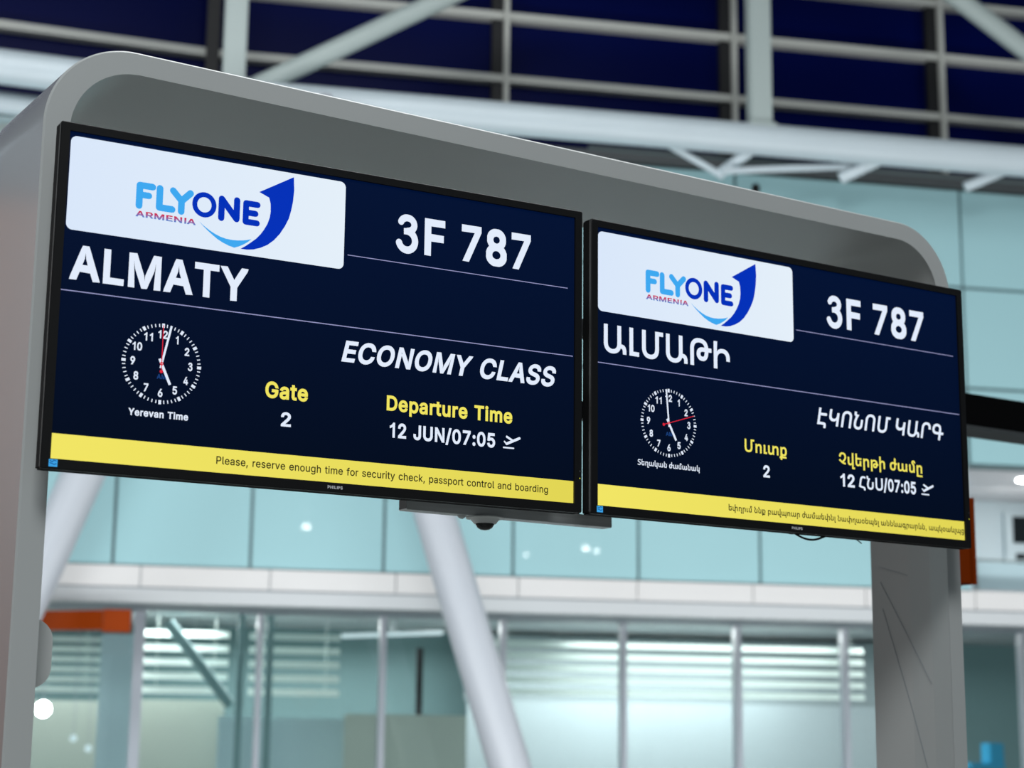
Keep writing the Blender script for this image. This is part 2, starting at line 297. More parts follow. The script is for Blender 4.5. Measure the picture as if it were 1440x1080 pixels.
  'n': [442,[[382,-25,270,-25,269,247,267,258,261,274,251,289,240,296,223,301,196,301,183,298,164,287,156,279,149,268,141,239,141,-27,27,-24,28,405,136,404,119,339,106,355,132,381,152,394,174,404,202,411,253,411,284,404,322,384,352,355,374,314,383,273]]],
  'w': [599,[[577,404,562,340,450,-25,347,-26,288,180,283,288,279,180,220,-27,117,-24,-14,405,108,404,164,207,170,90,173,197,232,404,338,406,397,189,397,93,403,207,459,404]]],
  'R': [481,[[35,535,264,536,285,533,321,524,353,509,378,491,407,459,423,427,436,381,436,324,429,294,412,254,396,232,365,204,351,197,465,-21,336,-25,231,171,151,171,150,-27,35,-24],[151,423,152,284,259,283,283,289,293,294,301,301,313,321,317,333,319,357,317,374,311,391,306,399,298,407,275,420,257,424]]],
  'I': [222,[[60,-25,170,-25,170,535,60,535]]],
  'P': [477,[[35,-25,35,534,262,536,310,526,345,512,376,490,397,469,423,423,432,391,436,370,436,324,426,281,409,244,392,220,376,204,345,183,310,168,262,159,152,158,149,-25],[151,272,257,271,272,274,296,288,301,293,308,304,317,331,316,368,311,386,303,400,287,413,273,420,257,424,152,423]]],
  'H': [549,[[482,-25,364,-26,364,204,152,203,150,-27,35,-24,35,534,151,536,151,316,363,316,364,536,482,534]]],
  'K': [499,[[358,-26,195,203,190,198,151,154,150,-25,35,-25,35,534,150,536,135,270,163,332,351,535,482,529,460,481,291,301,278,287,484,-16]]],
  '4': [485,[[348,529,143,185,253,191,255,344,368,345,371,191,438,189,441,80,371,78,370,-27,255,-24,253,78,14,79,14,163,25,187,219,516,238,536]]],
  '6': [485,[[352,528,216,327,194,335,217,341,256,341,308,329,352,303,375,280,390,259,407,221,417,173,417,143,407,94,381,42,359,17,330,-6,301,-20,275,-29,253,-33,198,-33,168,-26,133,-12,103,9,71,44,53,77,44,100,38,133,38,188,47,229,63,270,90,317,236,533],[255,234,242,237,210,237,199,234,183,226,169,211,158,193,152,167,152,151,158,122,166,107,172,98,180,91,199,80,212,76,240,76,254,80,264,85,274,93,284,103,294,121,300,144,300,172,296,189,286,208,279,217,268,226]]],
  '9': [485,[[118,-26,110,-20,105,-13,105,17,203,162,198,166,156,172,121,187,96,204,72,227,60,245,45,275,37,302,37,400,40,412,60,457,78,483,95,500,123,520,156,535,186,544,268,544,281,540,303,533,328,520,354,502,373,483,391,457,406,427,417,387,417,310,411,285,399,250,369,192,227,-18,213,-26],[238,428,216,428,203,425,183,414,173,403,163,385,156,352,157,337,163,317,177,295,201,279,223,274,243,277,258,282,268,288,286,310,291,320,297,342,294,372,284,397,274,410,263,418,256,423]]],
  ' ': [260,[]],
 },
 'R': {
  'P': [458,[[50,-11,49,519,249,521,301,512,344,494,363,480,385,458,407,420,415,396,421,356,418,317,412,290,399,258,378,228,353,207,323,190,299,182,269,176,243,176,235,174,137,173,135,-10],[136,254,247,253,286,263,306,276,315,285,326,305,334,335,334,362,331,375,324,396,316,409,295,427,282,434,263,439,250,441,137,440]]],
  'l': [202,[[126,521,126,80,130,69,134,65,140,63,177,65,191,12,189,-4,174,-11,152,-14,127,-14,97,-8,80,1,65,12,55,25,44,53,41,72,41,521]]],
  'e': [417,[[229,395,266,386,295,373,327,349,345,329,363,297,376,258,382,221,382,158,107,157,112,131,119,112,130,94,147,77,155,72,183,60,196,57,229,57,249,62,267,71,277,79,291,98,297,113,318,114,362,104,375,96,371,74,350,38,333,21,300,0,273,-11,247,-17,228,-20,197,-20,160,-14,136,-6,114,5,82,28,64,50,52,67,34,109,25,146,25,161,23,168,23,206,28,245,41,287,61,322,93,357,130,381,162,391,181,395],[297,232,290,259,279,281,263,300,240,313,226,318,211,318,205,320,199,318,184,318,169,313,148,301,130,283,114,256,109,233]]],
  'a': [402,[[347,-9,268,-9,272,37,268,24,242,2,207,-14,175,-20,145,-20,97,-9,66,8,41,33,25,66,19,96,19,121,22,140,31,163,59,195,87,211,131,224,180,232,248,240,258,244,264,251,263,273,259,288,252,299,245,306,234,313,207,320,182,320,169,317,160,315,138,304,118,285,104,262,22,284,52,334,74,357,88,367,120,383,151,392,168,394,220,394,265,383,300,364,320,344,332,327,340,308,348,263],[263,172,238,165,175,158,149,152,122,141,108,127,104,117,103,94,107,83,123,68,135,62,153,57,189,57,223,69,244,85,259,109,264,126]]],
  's': [378,[[242,389,269,378,300,356,319,331,330,309,336,282,263,266,247,294,230,312,217,318,207,320,168,320,142,311,127,299,121,288,119,278,121,266,125,258,133,250,153,240,262,211,287,200,306,187,329,161,337,141,341,126,341,86,337,72,329,52,316,33,290,10,261,-6,234,-14,197,-20,165,-20,129,-14,105,-6,83,5,72,13,49,36,33,63,23,103,97,119,108,98,117,81,134,67,163,57,202,57,231,67,251,84,256,97,256,112,250,124,247,128,225,140,120,166,91,180,69,196,51,217,40,241,37,256,37,291,40,306,51,331,74,357,90,370,117,384,162,395,212,395]]],
  ',': [201,[[25,-130,58,80,152,81,93,-131]]],
  ' ': [260,[]],
  'r': [272,[[41,-12,42,389,122,390,115,327,126,361,145,376,164,387,197,396,254,394,254,312,187,313,173,309,150,296,140,285,130,269,126,252,126,-12]]],
  'v': [402,[[3,389,90,389,99,373,174,164,192,111,200,77,194,75,207,142,297,391,388,389,233,-11,155,-12]]],
  'n': [423,[[367,-11,287,-10,286,237,283,258,279,274,272,287,261,301,239,314,219,318,200,318,173,311,155,301,137,280,126,246,126,-12,42,-10,42,390,122,389,116,328,121,348,144,370,174,387,212,396,245,396,282,387,309,373,332,354,346,334,357,312,368,264]]],
  'o': [428,[[184,395,231,395,261,389,303,370,322,357,355,321,376,282,386,248,392,211,392,164,384,117,373,88,351,50,328,24,287,-3,245,-16,221,-20,194,-20,149,-11,114,5,95,18,66,47,44,83,28,130,23,169,23,207,25,214,25,229,34,266,42,287,63,324,87,352,112,370,139,384],[189,318,172,313,148,299,138,289,124,267,115,244,109,220,107,207,107,169,112,140,119,119,134,93,154,73,174,62,182,60,196,57,219,57,241,62,259,71,276,85,289,103,295,117,305,150,308,163,308,211,302,237,295,258,286,277,265,300,243,313,228,317]]],
  'u': [423,[[42,390,125,389,126,122,135,96,153,75,165,68,194,61,223,63,245,72,266,90,279,112,286,149,286,391,367,389,367,-11,287,-10,293,51,288,31,257,3,224,-11,194,-17,151,-14,122,-5,96,9,72,33,58,56,52,69,46,88,41,122]]],
  'g': [438,[[383,389,385,-12,382,-19,382,-41,376,-63,365,-88,347,-113,318,-135,296,-146,246,-160,232,-160,224,-162,166,-160,131,-151,97,-135,77,-121,63,-107,34,-66,102,-28,119,-47,142,-69,157,-78,181,-85,231,-85,256,-78,278,-65,291,-49,300,-21,308,64,294,33,283,22,265,10,241,-1,206,-7,187,-7,150,-1,115,12,88,30,65,53,52,72,39,99,25,149,25,163,23,171,23,209,25,217,25,231,31,261,49,308,68,335,97,364,125,381,157,392,174,395,219,395,252,386,279,370,300,350,310,322,304,389],[223,318,186,318,176,315,160,309,142,295,126,274,119,261,112,240,107,212,107,173,109,158,124,115,137,97,146,89,160,79,178,73,193,70,216,70,232,73,250,79,265,90,281,109,293,131,300,164,300,221,293,254,286,270,266,297,240,313]]],
  'h': [423,[[42,520,125,519,119,333,121,348,152,376,182,389,212,396,244,396,261,393,296,381,323,363,343,339,362,296,368,264,367,-11,287,-10,286,237,283,258,279,274,272,287,261,301,239,314,219,318,200,318,173,311,155,301,137,280,126,246,126,-12,42,-10]]],
  't': [241,[[225,-7,183,-16,156,-16,116,-7,99,2,81,16,69,31,59,56,55,70,55,317,-3,318,-5,391,54,392,55,482,136,480,138,392,215,391,213,318,137,317,137,89,143,71,152,63,159,61,208,63,216,42]]],
  'i': [180,[[124,391,124,-12,42,-12,42,391],[30,477,30,493,39,512,54,526,78,536,103,532,121,522,133,506,137,492,136,470,126,450,110,438,88,431,66,434,52,442,37,457]]],
  'm': [623,[[567,-10,484,-12,484,272,481,282,475,294,470,300,449,314,434,318,402,318,392,316,373,306,355,285,348,265,346,252,345,-10,265,-11,264,267,261,277,254,293,237,310,225,316,215,318,185,318,175,316,157,307,141,291,130,274,126,257,125,-10,42,-11,42,389,122,389,116,326,122,351,144,373,174,389,212,398,227,398,257,392,285,378,313,348,318,328,325,346,346,367,379,387,406,395,428,398,465,395,493,387,521,369,540,350,559,315,568,274]]],
  'f': [267,[[70,-12,70,316,-3,317,-5,390,69,392,70,450,76,473,92,500,119,523,144,534,168,541,211,541,258,530,235,458,204,463,188,463,176,461,168,457,160,449,155,437,152,425,153,391,238,389,240,316,153,315,152,-12]]],
  'c': [409,[[308,368,322,357,346,333,366,299,374,270,302,251,293,258,283,280,278,288,264,301,243,313,226,318,189,318,171,313,158,306,145,296,131,279,122,263,115,245,107,206,107,168,109,155,119,119,133,94,155,72,174,62,196,57,219,57,241,62,259,71,276,85,284,96,299,130,376,110,363,70,341,37,327,23,293,0,273,-9,241,-17,229,-17,221,-20,173,-17,141,-8,97,16,67,46,44,83,31,120,23,169,23,206,28,245,42,287,63,324,87,352,112,370,154,389,184,395,231,395,276,384]]],
  'y': [402,[[33,-148,51,-80,65,-75,87,-80,97,-80,107,-77,116,-72,127,-60,139,-38,150,0,3,389,92,391,174,164,192,111,195,67,207,142,298,389,386,389,224,-38,209,-77,195,-101,168,-132,140,-148,105,-157,77,-157]]],
  'k': [394,[[42,520,126,521,121,219,281,390,370,384,216,217,384,-6,290,-10,267,15,155,159,126,136,125,-10,42,-10]]],
  'p': [438,[[42,-153,42,389,122,390,116,322,126,350,145,369,163,381,190,392,210,395,250,395,292,384,323,367,353,340,369,319,390,274,401,222,401,157,395,123,384,89,363,49,334,17,314,3,292,-8,247,-19,212,-19,195,-16,160,-2,134,18,119,52,125,-154],[237,318,205,318,194,316,176,309,158,296,147,282,138,266,131,247,126,224,126,209,123,202,126,155,131,131,142,103,153,88,167,74,187,63,207,58,232,58,245,60,272,73,289,90,299,106,311,136,316,162,316,217,314,231,306,257,295,279,278,299,267,307,254,313]]],
  'd': [438,[[381,519,381,-11,304,-11,310,58,298,27,282,10,255,-8,240,-14,208,-20,182,-20,160,-16,133,-8,102,9,70,38,52,65,36,99,25,146,25,161,23,168,23,208,31,260,44,297,63,330,78,348,98,364,130,383,155,391,174,395,219,395,252,386,282,367,296,353,307,325,300,520],[223,318,186,318,176,315,156,306,143,296,131,281,122,265,115,247,107,209,107,171,112,142,117,124,131,96,142,83,156,71,174,62,196,57,214,57,236,62,258,75,276,93,286,110,295,135,300,164,300,217,298,230,288,263,281,277,275,285,256,304,245,311]]],
  'b': [438,[[42,519,125,520,119,326,126,350,147,370,179,389,204,395,252,395,279,389,301,381,331,361,357,335,382,295,395,255,401,221,401,157,392,112,384,88,360,45,339,22,298,-6,263,-16,242,-20,215,-20,185,-14,160,-3,137,15,116,52,122,-11,42,-11],[239,318,202,318,192,315,171,306,161,298,147,281,138,266,128,237,123,204,123,176,128,140,138,112,147,96,163,77,178,67,196,60,212,57,230,57,243,60,256,64,274,75,290,92,306,122,316,161,316,216,311,242,299,272,289,288,275,301,254,313]]],
  'A': [493,[[197,521,280,521,469,18,472,-11,392,-12,338,130,142,130,93,-10,4,-10,11,19],[237,441,218,350,174,225,172,216,308,212,254,367]]],
  'R': [462,[[50,520,250,521,258,518,290,515,333,502,352,491,363,483,395,448,412,412,421,369,421,335,412,292,399,263,383,241,358,219,329,204,443,-9,346,-10,241,186,136,185,136,-12,49,-10],[136,440,137,266,247,266,285,273,302,282,314,291,322,301,331,324,334,335,334,369,329,389,320,407,306,421,284,434,252,441]]],
  'M': [641,[[50,520,159,519,282,207,302,152,315,84,345,199,469,521,577,519,577,-11,494,-12,505,425,457,262,357,6,348,-10,278,-10,155,299,122,422,133,-12,49,-10]]],
  'E': [432,[[384,-11,49,-10,50,520,382,519,383,441,136,440,137,299,366,298,366,219,137,218,136,68,386,68]]],
  'N': [537,[[50,-11,49,519,142,519,356,184,398,94,389,521,472,520,472,-10,381,-12,173,315,123,418,133,363,136,355,136,-12]]],
  'I': [190,[[60,-11,138,-11,138,520,60,520]]],
 },
 'A': {
  'Ա': [798,[[66,683,187,684,187,236,189,229,192,196,201,160,212,138,219,128,236,112,250,102,281,89,322,81,356,81,384,86,408,93,425,101,442,114,453,124,464,140,475,162,482,185,487,214,487,684,610,683,612,226,638,226,683,214,716,196,739,173,760,135,769,102,772,84,772,61,774,53,773,-17,661,-18,659,53,657,73,650,94,645,103,636,112,621,119,611,121,591,121,576,90,559,64,539,42,501,12,458,-9,423,-20,393,-26,379,-26,371,-29,302,-29,261,-23,208,-7,167,15,139,37,114,65,89,106,73,152,64,203]]],
  'Լ': [408,[[192,686,193,92,381,89,381,-19,71,-18,70,686]]],
  'Մ': [773,[[749,682,748,575,612,574,612,214,609,207,609,190,601,147,587,109,573,84,552,54,515,20,466,-7,425,-20,372,-29,301,-29,240,-18,191,1,150,28,119,60,100,87,84,120,67,182,67,194,64,202,65,682,187,684,187,238,189,231,189,207,201,160,217,131,241,107,253,99,272,91,320,81,352,81,360,84,373,84,401,91,426,102,440,112,457,129,466,142,477,166,487,212,488,682]]],
  'Թ': [779,[[66,-18,64,440,67,447,67,459,76,500,84,524,105,567,126,597,155,626,180,644,225,668,255,679,289,688,327,693,415,693,488,679,521,668,556,649,592,623,614,597,631,572,650,531,661,494,665,471,776,469,775,362,669,360,664,301,648,240,634,210,622,192,594,160,573,146,545,132,498,120,436,120,416,124,380,135,348,153,317,181,297,210,283,246,279,265,279,284,276,294,279,305,279,327,291,369,307,397,330,423,358,442,389,456,421,465,456,470,539,471,532,495,519,521,491,551,465,567,426,578,397,583,341,583,334,580,320,580,291,573,274,567,247,551,231,538,214,516,201,489,194,469,189,445,189,424,187,416,187,-20],[544,360,475,360,445,354,423,342,414,333,409,322,404,304,404,286,409,267,421,247,429,241,440,235,458,231,481,231,492,233,506,239,512,243,526,262,537,289,544,336]]],
  'Ի': [678,[[71,-19,70,686,192,686,174,382,176,423,208,458,236,477,267,491,302,502,340,508,408,508,465,497,503,480,539,456,562,433,590,391,603,358,615,309,615,297,617,290,617,198,497,200,493,286,483,324,467,353,448,373,441,378,412,391,377,398,335,398,306,393,284,386,256,373,241,361,230,351,213,327,200,294,192,248,191,-18]]],
  'Է': [610,[[543,-152,423,-151,422,-56,420,-46,411,-29,399,-22,391,-20,71,-19,71,684,191,684,193,478,531,476,533,367,193,366,192,90,421,90,450,83,478,72,499,58,517,39,535,7,541,-11,545,-30]]],
  'Կ': [684,[[62,684,165,686,176,677,177,454,179,447,179,424,187,382,197,352,209,332,235,309,260,299,298,290,325,290,380,304,400,314,422,329,439,352,449,372,459,402,469,462,469,544,477,554,583,556,593,548,594,-8,586,-18,480,-20,470,-11,469,227,465,234,438,214,398,194,375,186,328,178,245,178,208,184,158,204,133,220,98,256,87,272,70,307,60,339,54,377,54,674]]],
  'Ո': [699,[[610,-18,487,-20,487,450,482,480,473,509,457,535,435,557,423,565,404,573,361,583,312,583,286,578,266,571,248,563,232,551,214,531,203,511,192,475,189,460,189,441,187,434,187,-20,65,-18,64,463,67,483,78,530,89,558,103,583,119,605,148,633,178,655,216,674,278,691,290,691,297,693,382,693,402,690,463,674,501,654,540,625,568,590,590,550,601,517,609,474,609,457,612,450]]],
  'Ն': [609,[[26,728,145,728,147,657,149,641,151,632,156,621,173,611,180,609,266,608,290,576,250,513,228,469,211,428,192,370,174,288,174,272,172,264,172,197,179,163,186,146,196,126,207,113,219,103,243,90,265,84,282,81,314,81,350,88,363,94,378,104,392,119,405,142,414,180,414,198,417,206,418,407,538,407,539,175,528,120,522,102,506,70,491,48,464,22,430,-1,389,-18,330,-29,264,-29,226,-23,183,-9,138,16,107,44,80,83,61,126,49,178,49,192,47,199,47,258,49,266,49,287,58,339,68,381,86,434,97,461,127,519,98,528,69,544,45,571,31,604,24,638]]],
  'Ր': [651,[[66,-18,64,464,78,533,97,577,127,618,167,652,203,671,253,687,289,693,370,693,418,684,451,673,478,660,507,640,529,617,548,592,567,555,575,533,584,498,589,464,592,397,468,397,467,443,462,480,455,505,444,529,433,545,422,555,412,563,391,573,348,583,305,583,288,580,259,572,236,557,217,538,201,509,189,462,189,441,187,434,187,-20]]],
  'Գ': [730,[[557,-19,437,-18,435,225,314,226,307,228,265,228,205,239,172,250,123,277,96,300,74,329,53,375,44,412,44,424,41,431,41,491,47,524,61,568,81,602,111,636,142,657,175,673,200,682,258,693,339,693,359,690,404,679,445,660,476,638,506,605,518,587,537,549,545,525,553,488,559,448,559,339,705,336,705,227,559,225],[435,339,436,421,434,429,434,450,431,468,424,495,408,529,398,544,383,558,357,574,335,580,321,583,276,583,247,578,224,569,206,559,188,541,178,522,169,489,169,466,167,461,169,454,169,434,171,422,182,394,191,380,204,367,213,361,241,348,292,338]]],
  'ո': [580,[[498,-19,377,-18,377,285,369,328,361,346,345,364,327,374,317,378,299,378,293,380,274,378,251,371,229,358,217,346,207,332,198,314,192,294,184,250,183,-18,62,-18,63,477,163,477,174,403,174,392,163,409,167,423,195,450,235,474,277,485,329,488,379,479,418,462,439,447,454,432,471,410,485,382,494,351,499,313]]],
  'ւ': [323,[[184,478,185,86,305,84,305,-19,62,-18,61,478]]],
  'տ': [891,[[808,-18,688,-18,687,296,683,319,671,347,662,359,642,372,620,379,586,379,568,374,547,364,528,347,517,332,509,315,499,285,494,253,493,-18,390,-17,393,63,390,37,362,10,349,0,316,-17,298,-23,268,-29,214,-29,183,-23,158,-14,135,-3,108,18,85,47,71,75,60,116,57,136,58,477,178,477,179,161,182,145,191,118,196,109,210,95,231,83,248,79,274,79,283,81,301,85,312,91,336,110,347,125,358,147,367,181,370,216,372,223,373,478,476,477,473,393,478,424,502,448,534,469,573,483,594,486,658,486,703,474,731,460,759,439,781,411,795,382,807,340,807,328,809,321]]],
  'ք': [580,[[63,478,163,477,174,393,163,401,169,423,195,449,223,468,252,480,301,488,348,486,392,474,420,460,442,445,472,411,494,373,513,312,519,276,519,188,513,150,500,105,486,75,464,42,434,11,402,-9,381,-18,346,-27,299,-29,258,-23,232,-15,209,-3,168,34,169,52,181,62,181,37,184,-38,489,-39,493,-143,187,-144,182,-238,66,-240,61,-145,-3,-142,-3,-41,58,-40],[313,378,272,378,261,376,240,368,225,357,211,341,198,317,186,274,186,264,184,201,189,164,198,135,213,109,222,100,243,87,268,81,310,81,332,87,348,97,366,116,382,144,394,192,394,217,394,270,387,304,378,328,367,345,349,363,330,374]]],
  'Չ': [614,[[518,-19,473,-21,465,-18,449,-18,402,-9,360,1,278,32,203,70,144,109,77,161,30,205,30,225,43,242,92,299,155,244,209,202,259,170,252,170,262,177,310,217,370,280,402,326,420,365,427,390,432,420,430,468,423,497,409,526,399,540,369,567,354,575,318,585,270,585,258,583,233,575,212,565,189,544,173,517,167,498,162,474,161,418,39,418,37,471,40,479,40,495,46,526,57,558,70,586,92,616,114,639,143,659,189,680,234,692,254,695,280,695,288,697,357,692,400,680,449,656,474,637,495,616,521,579,532,556,546,518,555,470,555,407,551,384,538,336,509,276,469,218,454,200,392,137,359,110,346,127,353,124,411,104,461,94,518,90]]],
  'վ': [581,[[494,728,494,-134,590,-135,592,-239,373,-238,372,48,374,56,392,76,393,43,369,16,338,-6,321,-14,306,-20,265,-29,219,-29,199,-26,166,-18,141,-6,120,8,96,32,71,74,60,113,57,136,57,478,179,478,179,161,184,136,194,113,211,94,226,85,253,78,271,78,285,81,313,91,332,105,342,118,358,147,362,160,369,194,369,215,372,223,372,728]]],
  'ե': [580,[[58,728,179,729,180,479,511,477,512,374,179,374,179,161,181,147,191,118,196,109,212,94,231,83,248,79,274,79,283,81,309,90,329,104,347,126,358,148,364,167,372,221,373,315,494,315,493,-18,390,-17,392,64,390,37,350,0,315,-17,268,-29,214,-29,183,-23,158,-14,135,-3,108,18,85,47,66,91,57,135]]],
  'ր': [580,[[63,-238,62,477,163,477,174,404,174,393,163,410,165,421,190,446,218,465,252,480,301,488,324,488,367,482,401,471,428,456,455,431,471,410,485,382,494,351,499,313,498,-18,377,-20,377,286,371,320,363,343,354,356,340,368,328,374,315,378,276,378,246,369,226,356,206,331,198,314,192,295,184,250,184,-239]]],
  'թ': [646,[[63,-238,62,477,163,477,174,404,174,393,164,411,167,421,196,447,240,471,279,483,319,488,370,486,411,477,435,469,458,458,486,439,512,412,536,377,550,346,561,309,566,274,567,260,563,263,578,260,648,234,618,136,564,154,555,107,536,58,520,32,491,4,466,-12,422,-26,402,-29,358,-29,324,-23,286,-6,264,8,240,36,226,65,220,85,217,105,217,144,220,165,234,201,249,223,278,248,310,266,335,275,386,283,442,282,441,276,439,287,428,321,411,346,394,361,366,374,346,378,295,378,260,369,229,351,209,332,204,325,191,296,184,260,184,-239],[444,179,450,176,397,178,365,171,351,163,340,150,334,128,337,103,344,88,354,82,368,78,397,79,407,82,417,88,426,100,434,118,442,154,442,170]]],
  'ի': [580,[[65,-240,61,724,180,729,184,426,167,397,159,410,179,436,204,457,235,474,261,482,301,488,324,488,367,482,395,474,418,463,438,449,457,430,479,396,493,354,499,313,499,-15,381,-20,377,286,374,309,369,328,361,347,356,354,344,366,328,374,313,378,275,378,263,376,242,368,226,356,209,336,194,303,184,253,184,-235]]],
  'ժ': [591,[[479,726,488,716,488,463,492,460,529,449,574,431,590,418,590,393,575,338,570,331,562,324,534,324,494,339,489,338,488,186,485,178,485,156,482,138,470,96,452,61,432,32,417,17,392,-3,357,-20,329,-28,312,-31,214,-31,194,-28,169,-20,134,-3,118,8,83,43,66,68,56,88,43,123,35,171,35,278,41,316,53,353,79,399,114,437,142,456,177,474,212,484,232,487,364,485,366,718,377,727],[364,371,299,379,284,379,254,374,222,364,204,352,186,331,173,303,165,271,160,241,160,211,168,166,181,128,195,106,212,92,242,82,274,79,289,82,314,92,325,101,337,116,352,153,363,206,363,228,365,236]]],
  'ա': [881,[[58,476,178,476,179,155,184,132,197,107,217,89,228,84,246,80,271,80,299,87,310,92,327,105,335,113,344,125,357,157,364,198,365,476,486,476,487,163,494,128,506,105,523,90,554,80,578,80,606,86,626,98,644,116,649,123,665,159,672,200,673,476,793,476,794,-19,693,-20,682,57,692,45,686,27,651,-2,607,-22,572,-28,519,-28,488,-22,457,-10,425,10,406,28,398,44,360,6,328,-11,285,-24,265,-28,211,-28,169,-19,133,-2,104,20,83,48,71,71,63,96,57,129]]],
  'մ': [585,[[466,727,499,708,526,679,537,655,546,627,549,600,546,567,433,567,427,609,422,621,417,626,408,629,392,629,383,625,375,617,372,604,374,594,386,571,446,503,466,475,483,439,489,417,494,381,493,-18,390,-18,393,63,390,37,362,10,349,0,316,-17,298,-23,268,-29,214,-29,183,-23,158,-14,126,3,108,18,92,38,71,75,60,116,57,136,58,477,179,479,179,162,184,135,190,119,196,110,211,94,218,89,230,83,248,79,274,79,287,81,317,94,339,113,349,127,360,152,364,167,372,221,372,365,365,401,351,430,335,454,292,502,262,548,253,572,249,594,252,628,259,653,277,686,297,706,322,721,345,730,376,736,431,736]]],
  'ը': [580,[[512,-238,62,-238,63,478,163,477,174,404,174,393,170,405,150,397,166,423,204,457,229,471,252,480,302,488,350,486,378,479,401,471,426,457,444,443,471,410,487,374,494,351,499,313,498,-18,377,-20,377,286,371,320,363,343,354,356,340,368,328,374,315,378,276,378,246,369,226,356,206,331,198,314,191,294,187,270,187,256,184,249,184,-134,515,-134]]],
  'Հ': [559,[[496,-106,377,-106,376,-54,369,-26,363,-17,355,-8,337,1,298,11,16,64,96,474,107,515,118,544,128,569,150,604,181,638,198,651,226,668,269,684,315,693,391,693,445,682,467,673,500,657,531,634,468,543,409,574,397,578,372,583,332,583,301,576,280,565,272,560,255,543,234,506,225,481,218,452,158,151,385,104,429,85,450,71,469,51,489,17,498,-21]]],
  'Ս': [699,[[610,683,612,214,609,207,609,190,601,147,590,117,568,76,540,42,501,12,458,-9,423,-20,393,-26,379,-26,371,-29,300,-29,292,-26,278,-26,221,-12,167,15,127,49,95,95,78,134,67,183,67,194,64,202,65,682,187,684,187,236,189,229,192,193,201,160,217,131,238,109,246,104,268,93,292,86,322,81,356,81,395,88,430,104,455,127,471,152,475,162,482,185,487,212,487,684]]],
  'Տ': [556,[[28,13,30,134,110,103,168,88,198,84,217,84,225,81,263,81,271,84,287,84,329,95,349,107,368,127,376,142,380,162,380,185,376,203,366,221,352,234,332,248,291,267,153,319,105,345,71,376,47,417,35,465,35,522,39,537,50,575,64,601,75,616,101,641,127,658,154,672,207,688,248,694,318,694,358,688,407,677,447,664,493,643,458,538,395,564,372,571,322,581,303,581,296,584,262,584,255,581,241,581,220,576,203,570,178,554,168,542,162,530,158,513,158,485,162,468,177,445,187,436,206,424,232,413,342,374,407,343,435,324,476,280,491,250,500,219,503,199,503,153,491,103,475,69,463,54,435,26,406,7,355,-15,304,-26,292,-26,285,-29,201,-29,193,-26,177,-26,119,-15]]],
  'ղ': [582,[[615,-238,377,-238,377,286,371,320,365,338,352,358,332,372,310,378,272,378,262,376,233,362,221,353,207,334,198,317,192,297,184,253,184,-20,62,-18,63,478,163,477,174,404,174,393,170,405,150,397,174,432,189,447,210,462,233,474,258,482,302,488,348,486,376,479,407,468,444,443,464,419,487,374,494,351,499,313,499,-134,615,-135]]],
  'կ': [580,[[58,727,179,729,179,161,184,136,194,113,210,94,218,89,239,81,252,78,271,78,286,81,305,87,319,95,331,105,342,118,358,147,369,194,369,215,372,223,372,479,494,477,493,-238,372,-239,372,48,374,56,403,60,398,51,379,26,367,14,338,-6,307,-20,282,-26,265,-29,218,-29,167,-18,141,-6,123,6,95,34,71,74,60,113,57,136]]],
  'ն': [582,[[101,736,201,688,169,634,161,613,161,602,166,591,181,576,264,532,278,519,278,491,273,478,234,415,204,359,185,313,171,265,163,221,163,162,168,138,177,117,186,104,198,94,221,83,244,79,275,79,287,81,310,90,333,107,348,126,359,148,366,168,371,192,371,208,373,216,374,477,494,478,494,-18,391,-17,383,62,406,60,397,44,380,23,359,6,336,-9,316,-17,269,-29,215,-29,193,-25,155,-14,127,-1,107,13,81,39,63,66,47,107,38,153,38,217,47,267,70,335,99,392,129,443,148,471,106,495,91,506,66,532,53,551,44,576,43,615,50,639,63,669]]],
  'խ': [881,[[63,727,180,728,184,426,166,396,161,414,179,438,204,459,230,474,255,482,294,488,341,486,386,474,421,453,450,424,472,382,484,332,484,310,486,154,491,133,502,109,507,102,514,95,531,85,558,78,573,78,596,83,622,96,641,115,646,122,662,158,669,192,669,210,672,474,793,478,793,-19,693,-18,691,51,690,38,671,16,645,-4,601,-23,567,-29,524,-29,503,-26,457,-12,424,9,404,29,390,49,378,72,367,110,364,128,364,157,362,305,359,319,349,346,331,366,311,376,303,378,265,378,257,376,234,366,215,349,198,319,191,299,187,275,187,262,184,-235,62,-239]]],
  ' ': [260,[]],
 },
 'C': {
  'ե': [577,[[65,725,168,726,176,719,178,477,500,476,508,469,509,384,503,376,180,376,176,372,176,182,184,139,194,114,208,98,233,84,255,78,273,79,310,91,331,107,351,134,361,159,371,207,371,222,374,229,374,304,378,311,383,313,483,313,490,308,491,-8,485,-16,398,-16,389,-6,386,22,383,27,361,7,345,-4,308,-21,280,-27,203,-27,185,-24,165,-19,129,-1,96,29,79,54,64,92,59,124,59,717]]],
  'փ': [888,[[383,725,483,725,491,719,493,443,498,443,518,460,540,472,573,483,590,485,658,485,690,480,735,460,745,453,771,427,781,414,796,384,806,342,806,-8,804,-13,798,-17,698,-17,689,-11,689,284,681,322,673,342,668,350,653,365,633,375,610,380,598,380,555,367,535,353,517,329,502,292,491,232,491,-228,489,-233,483,-237,383,-237,374,-231,373,15,368,15,343,-4,313,-19,293,-25,275,-27,208,-27,185,-24,160,-17,119,7,88,41,69,77,64,92,59,124,59,467,61,472,68,475,168,475,176,469,176,182,182,149,189,124,203,103,228,86,255,78,268,78,298,86,318,96,331,107,346,127,356,147,363,169,374,229,374,717,376,722]]],
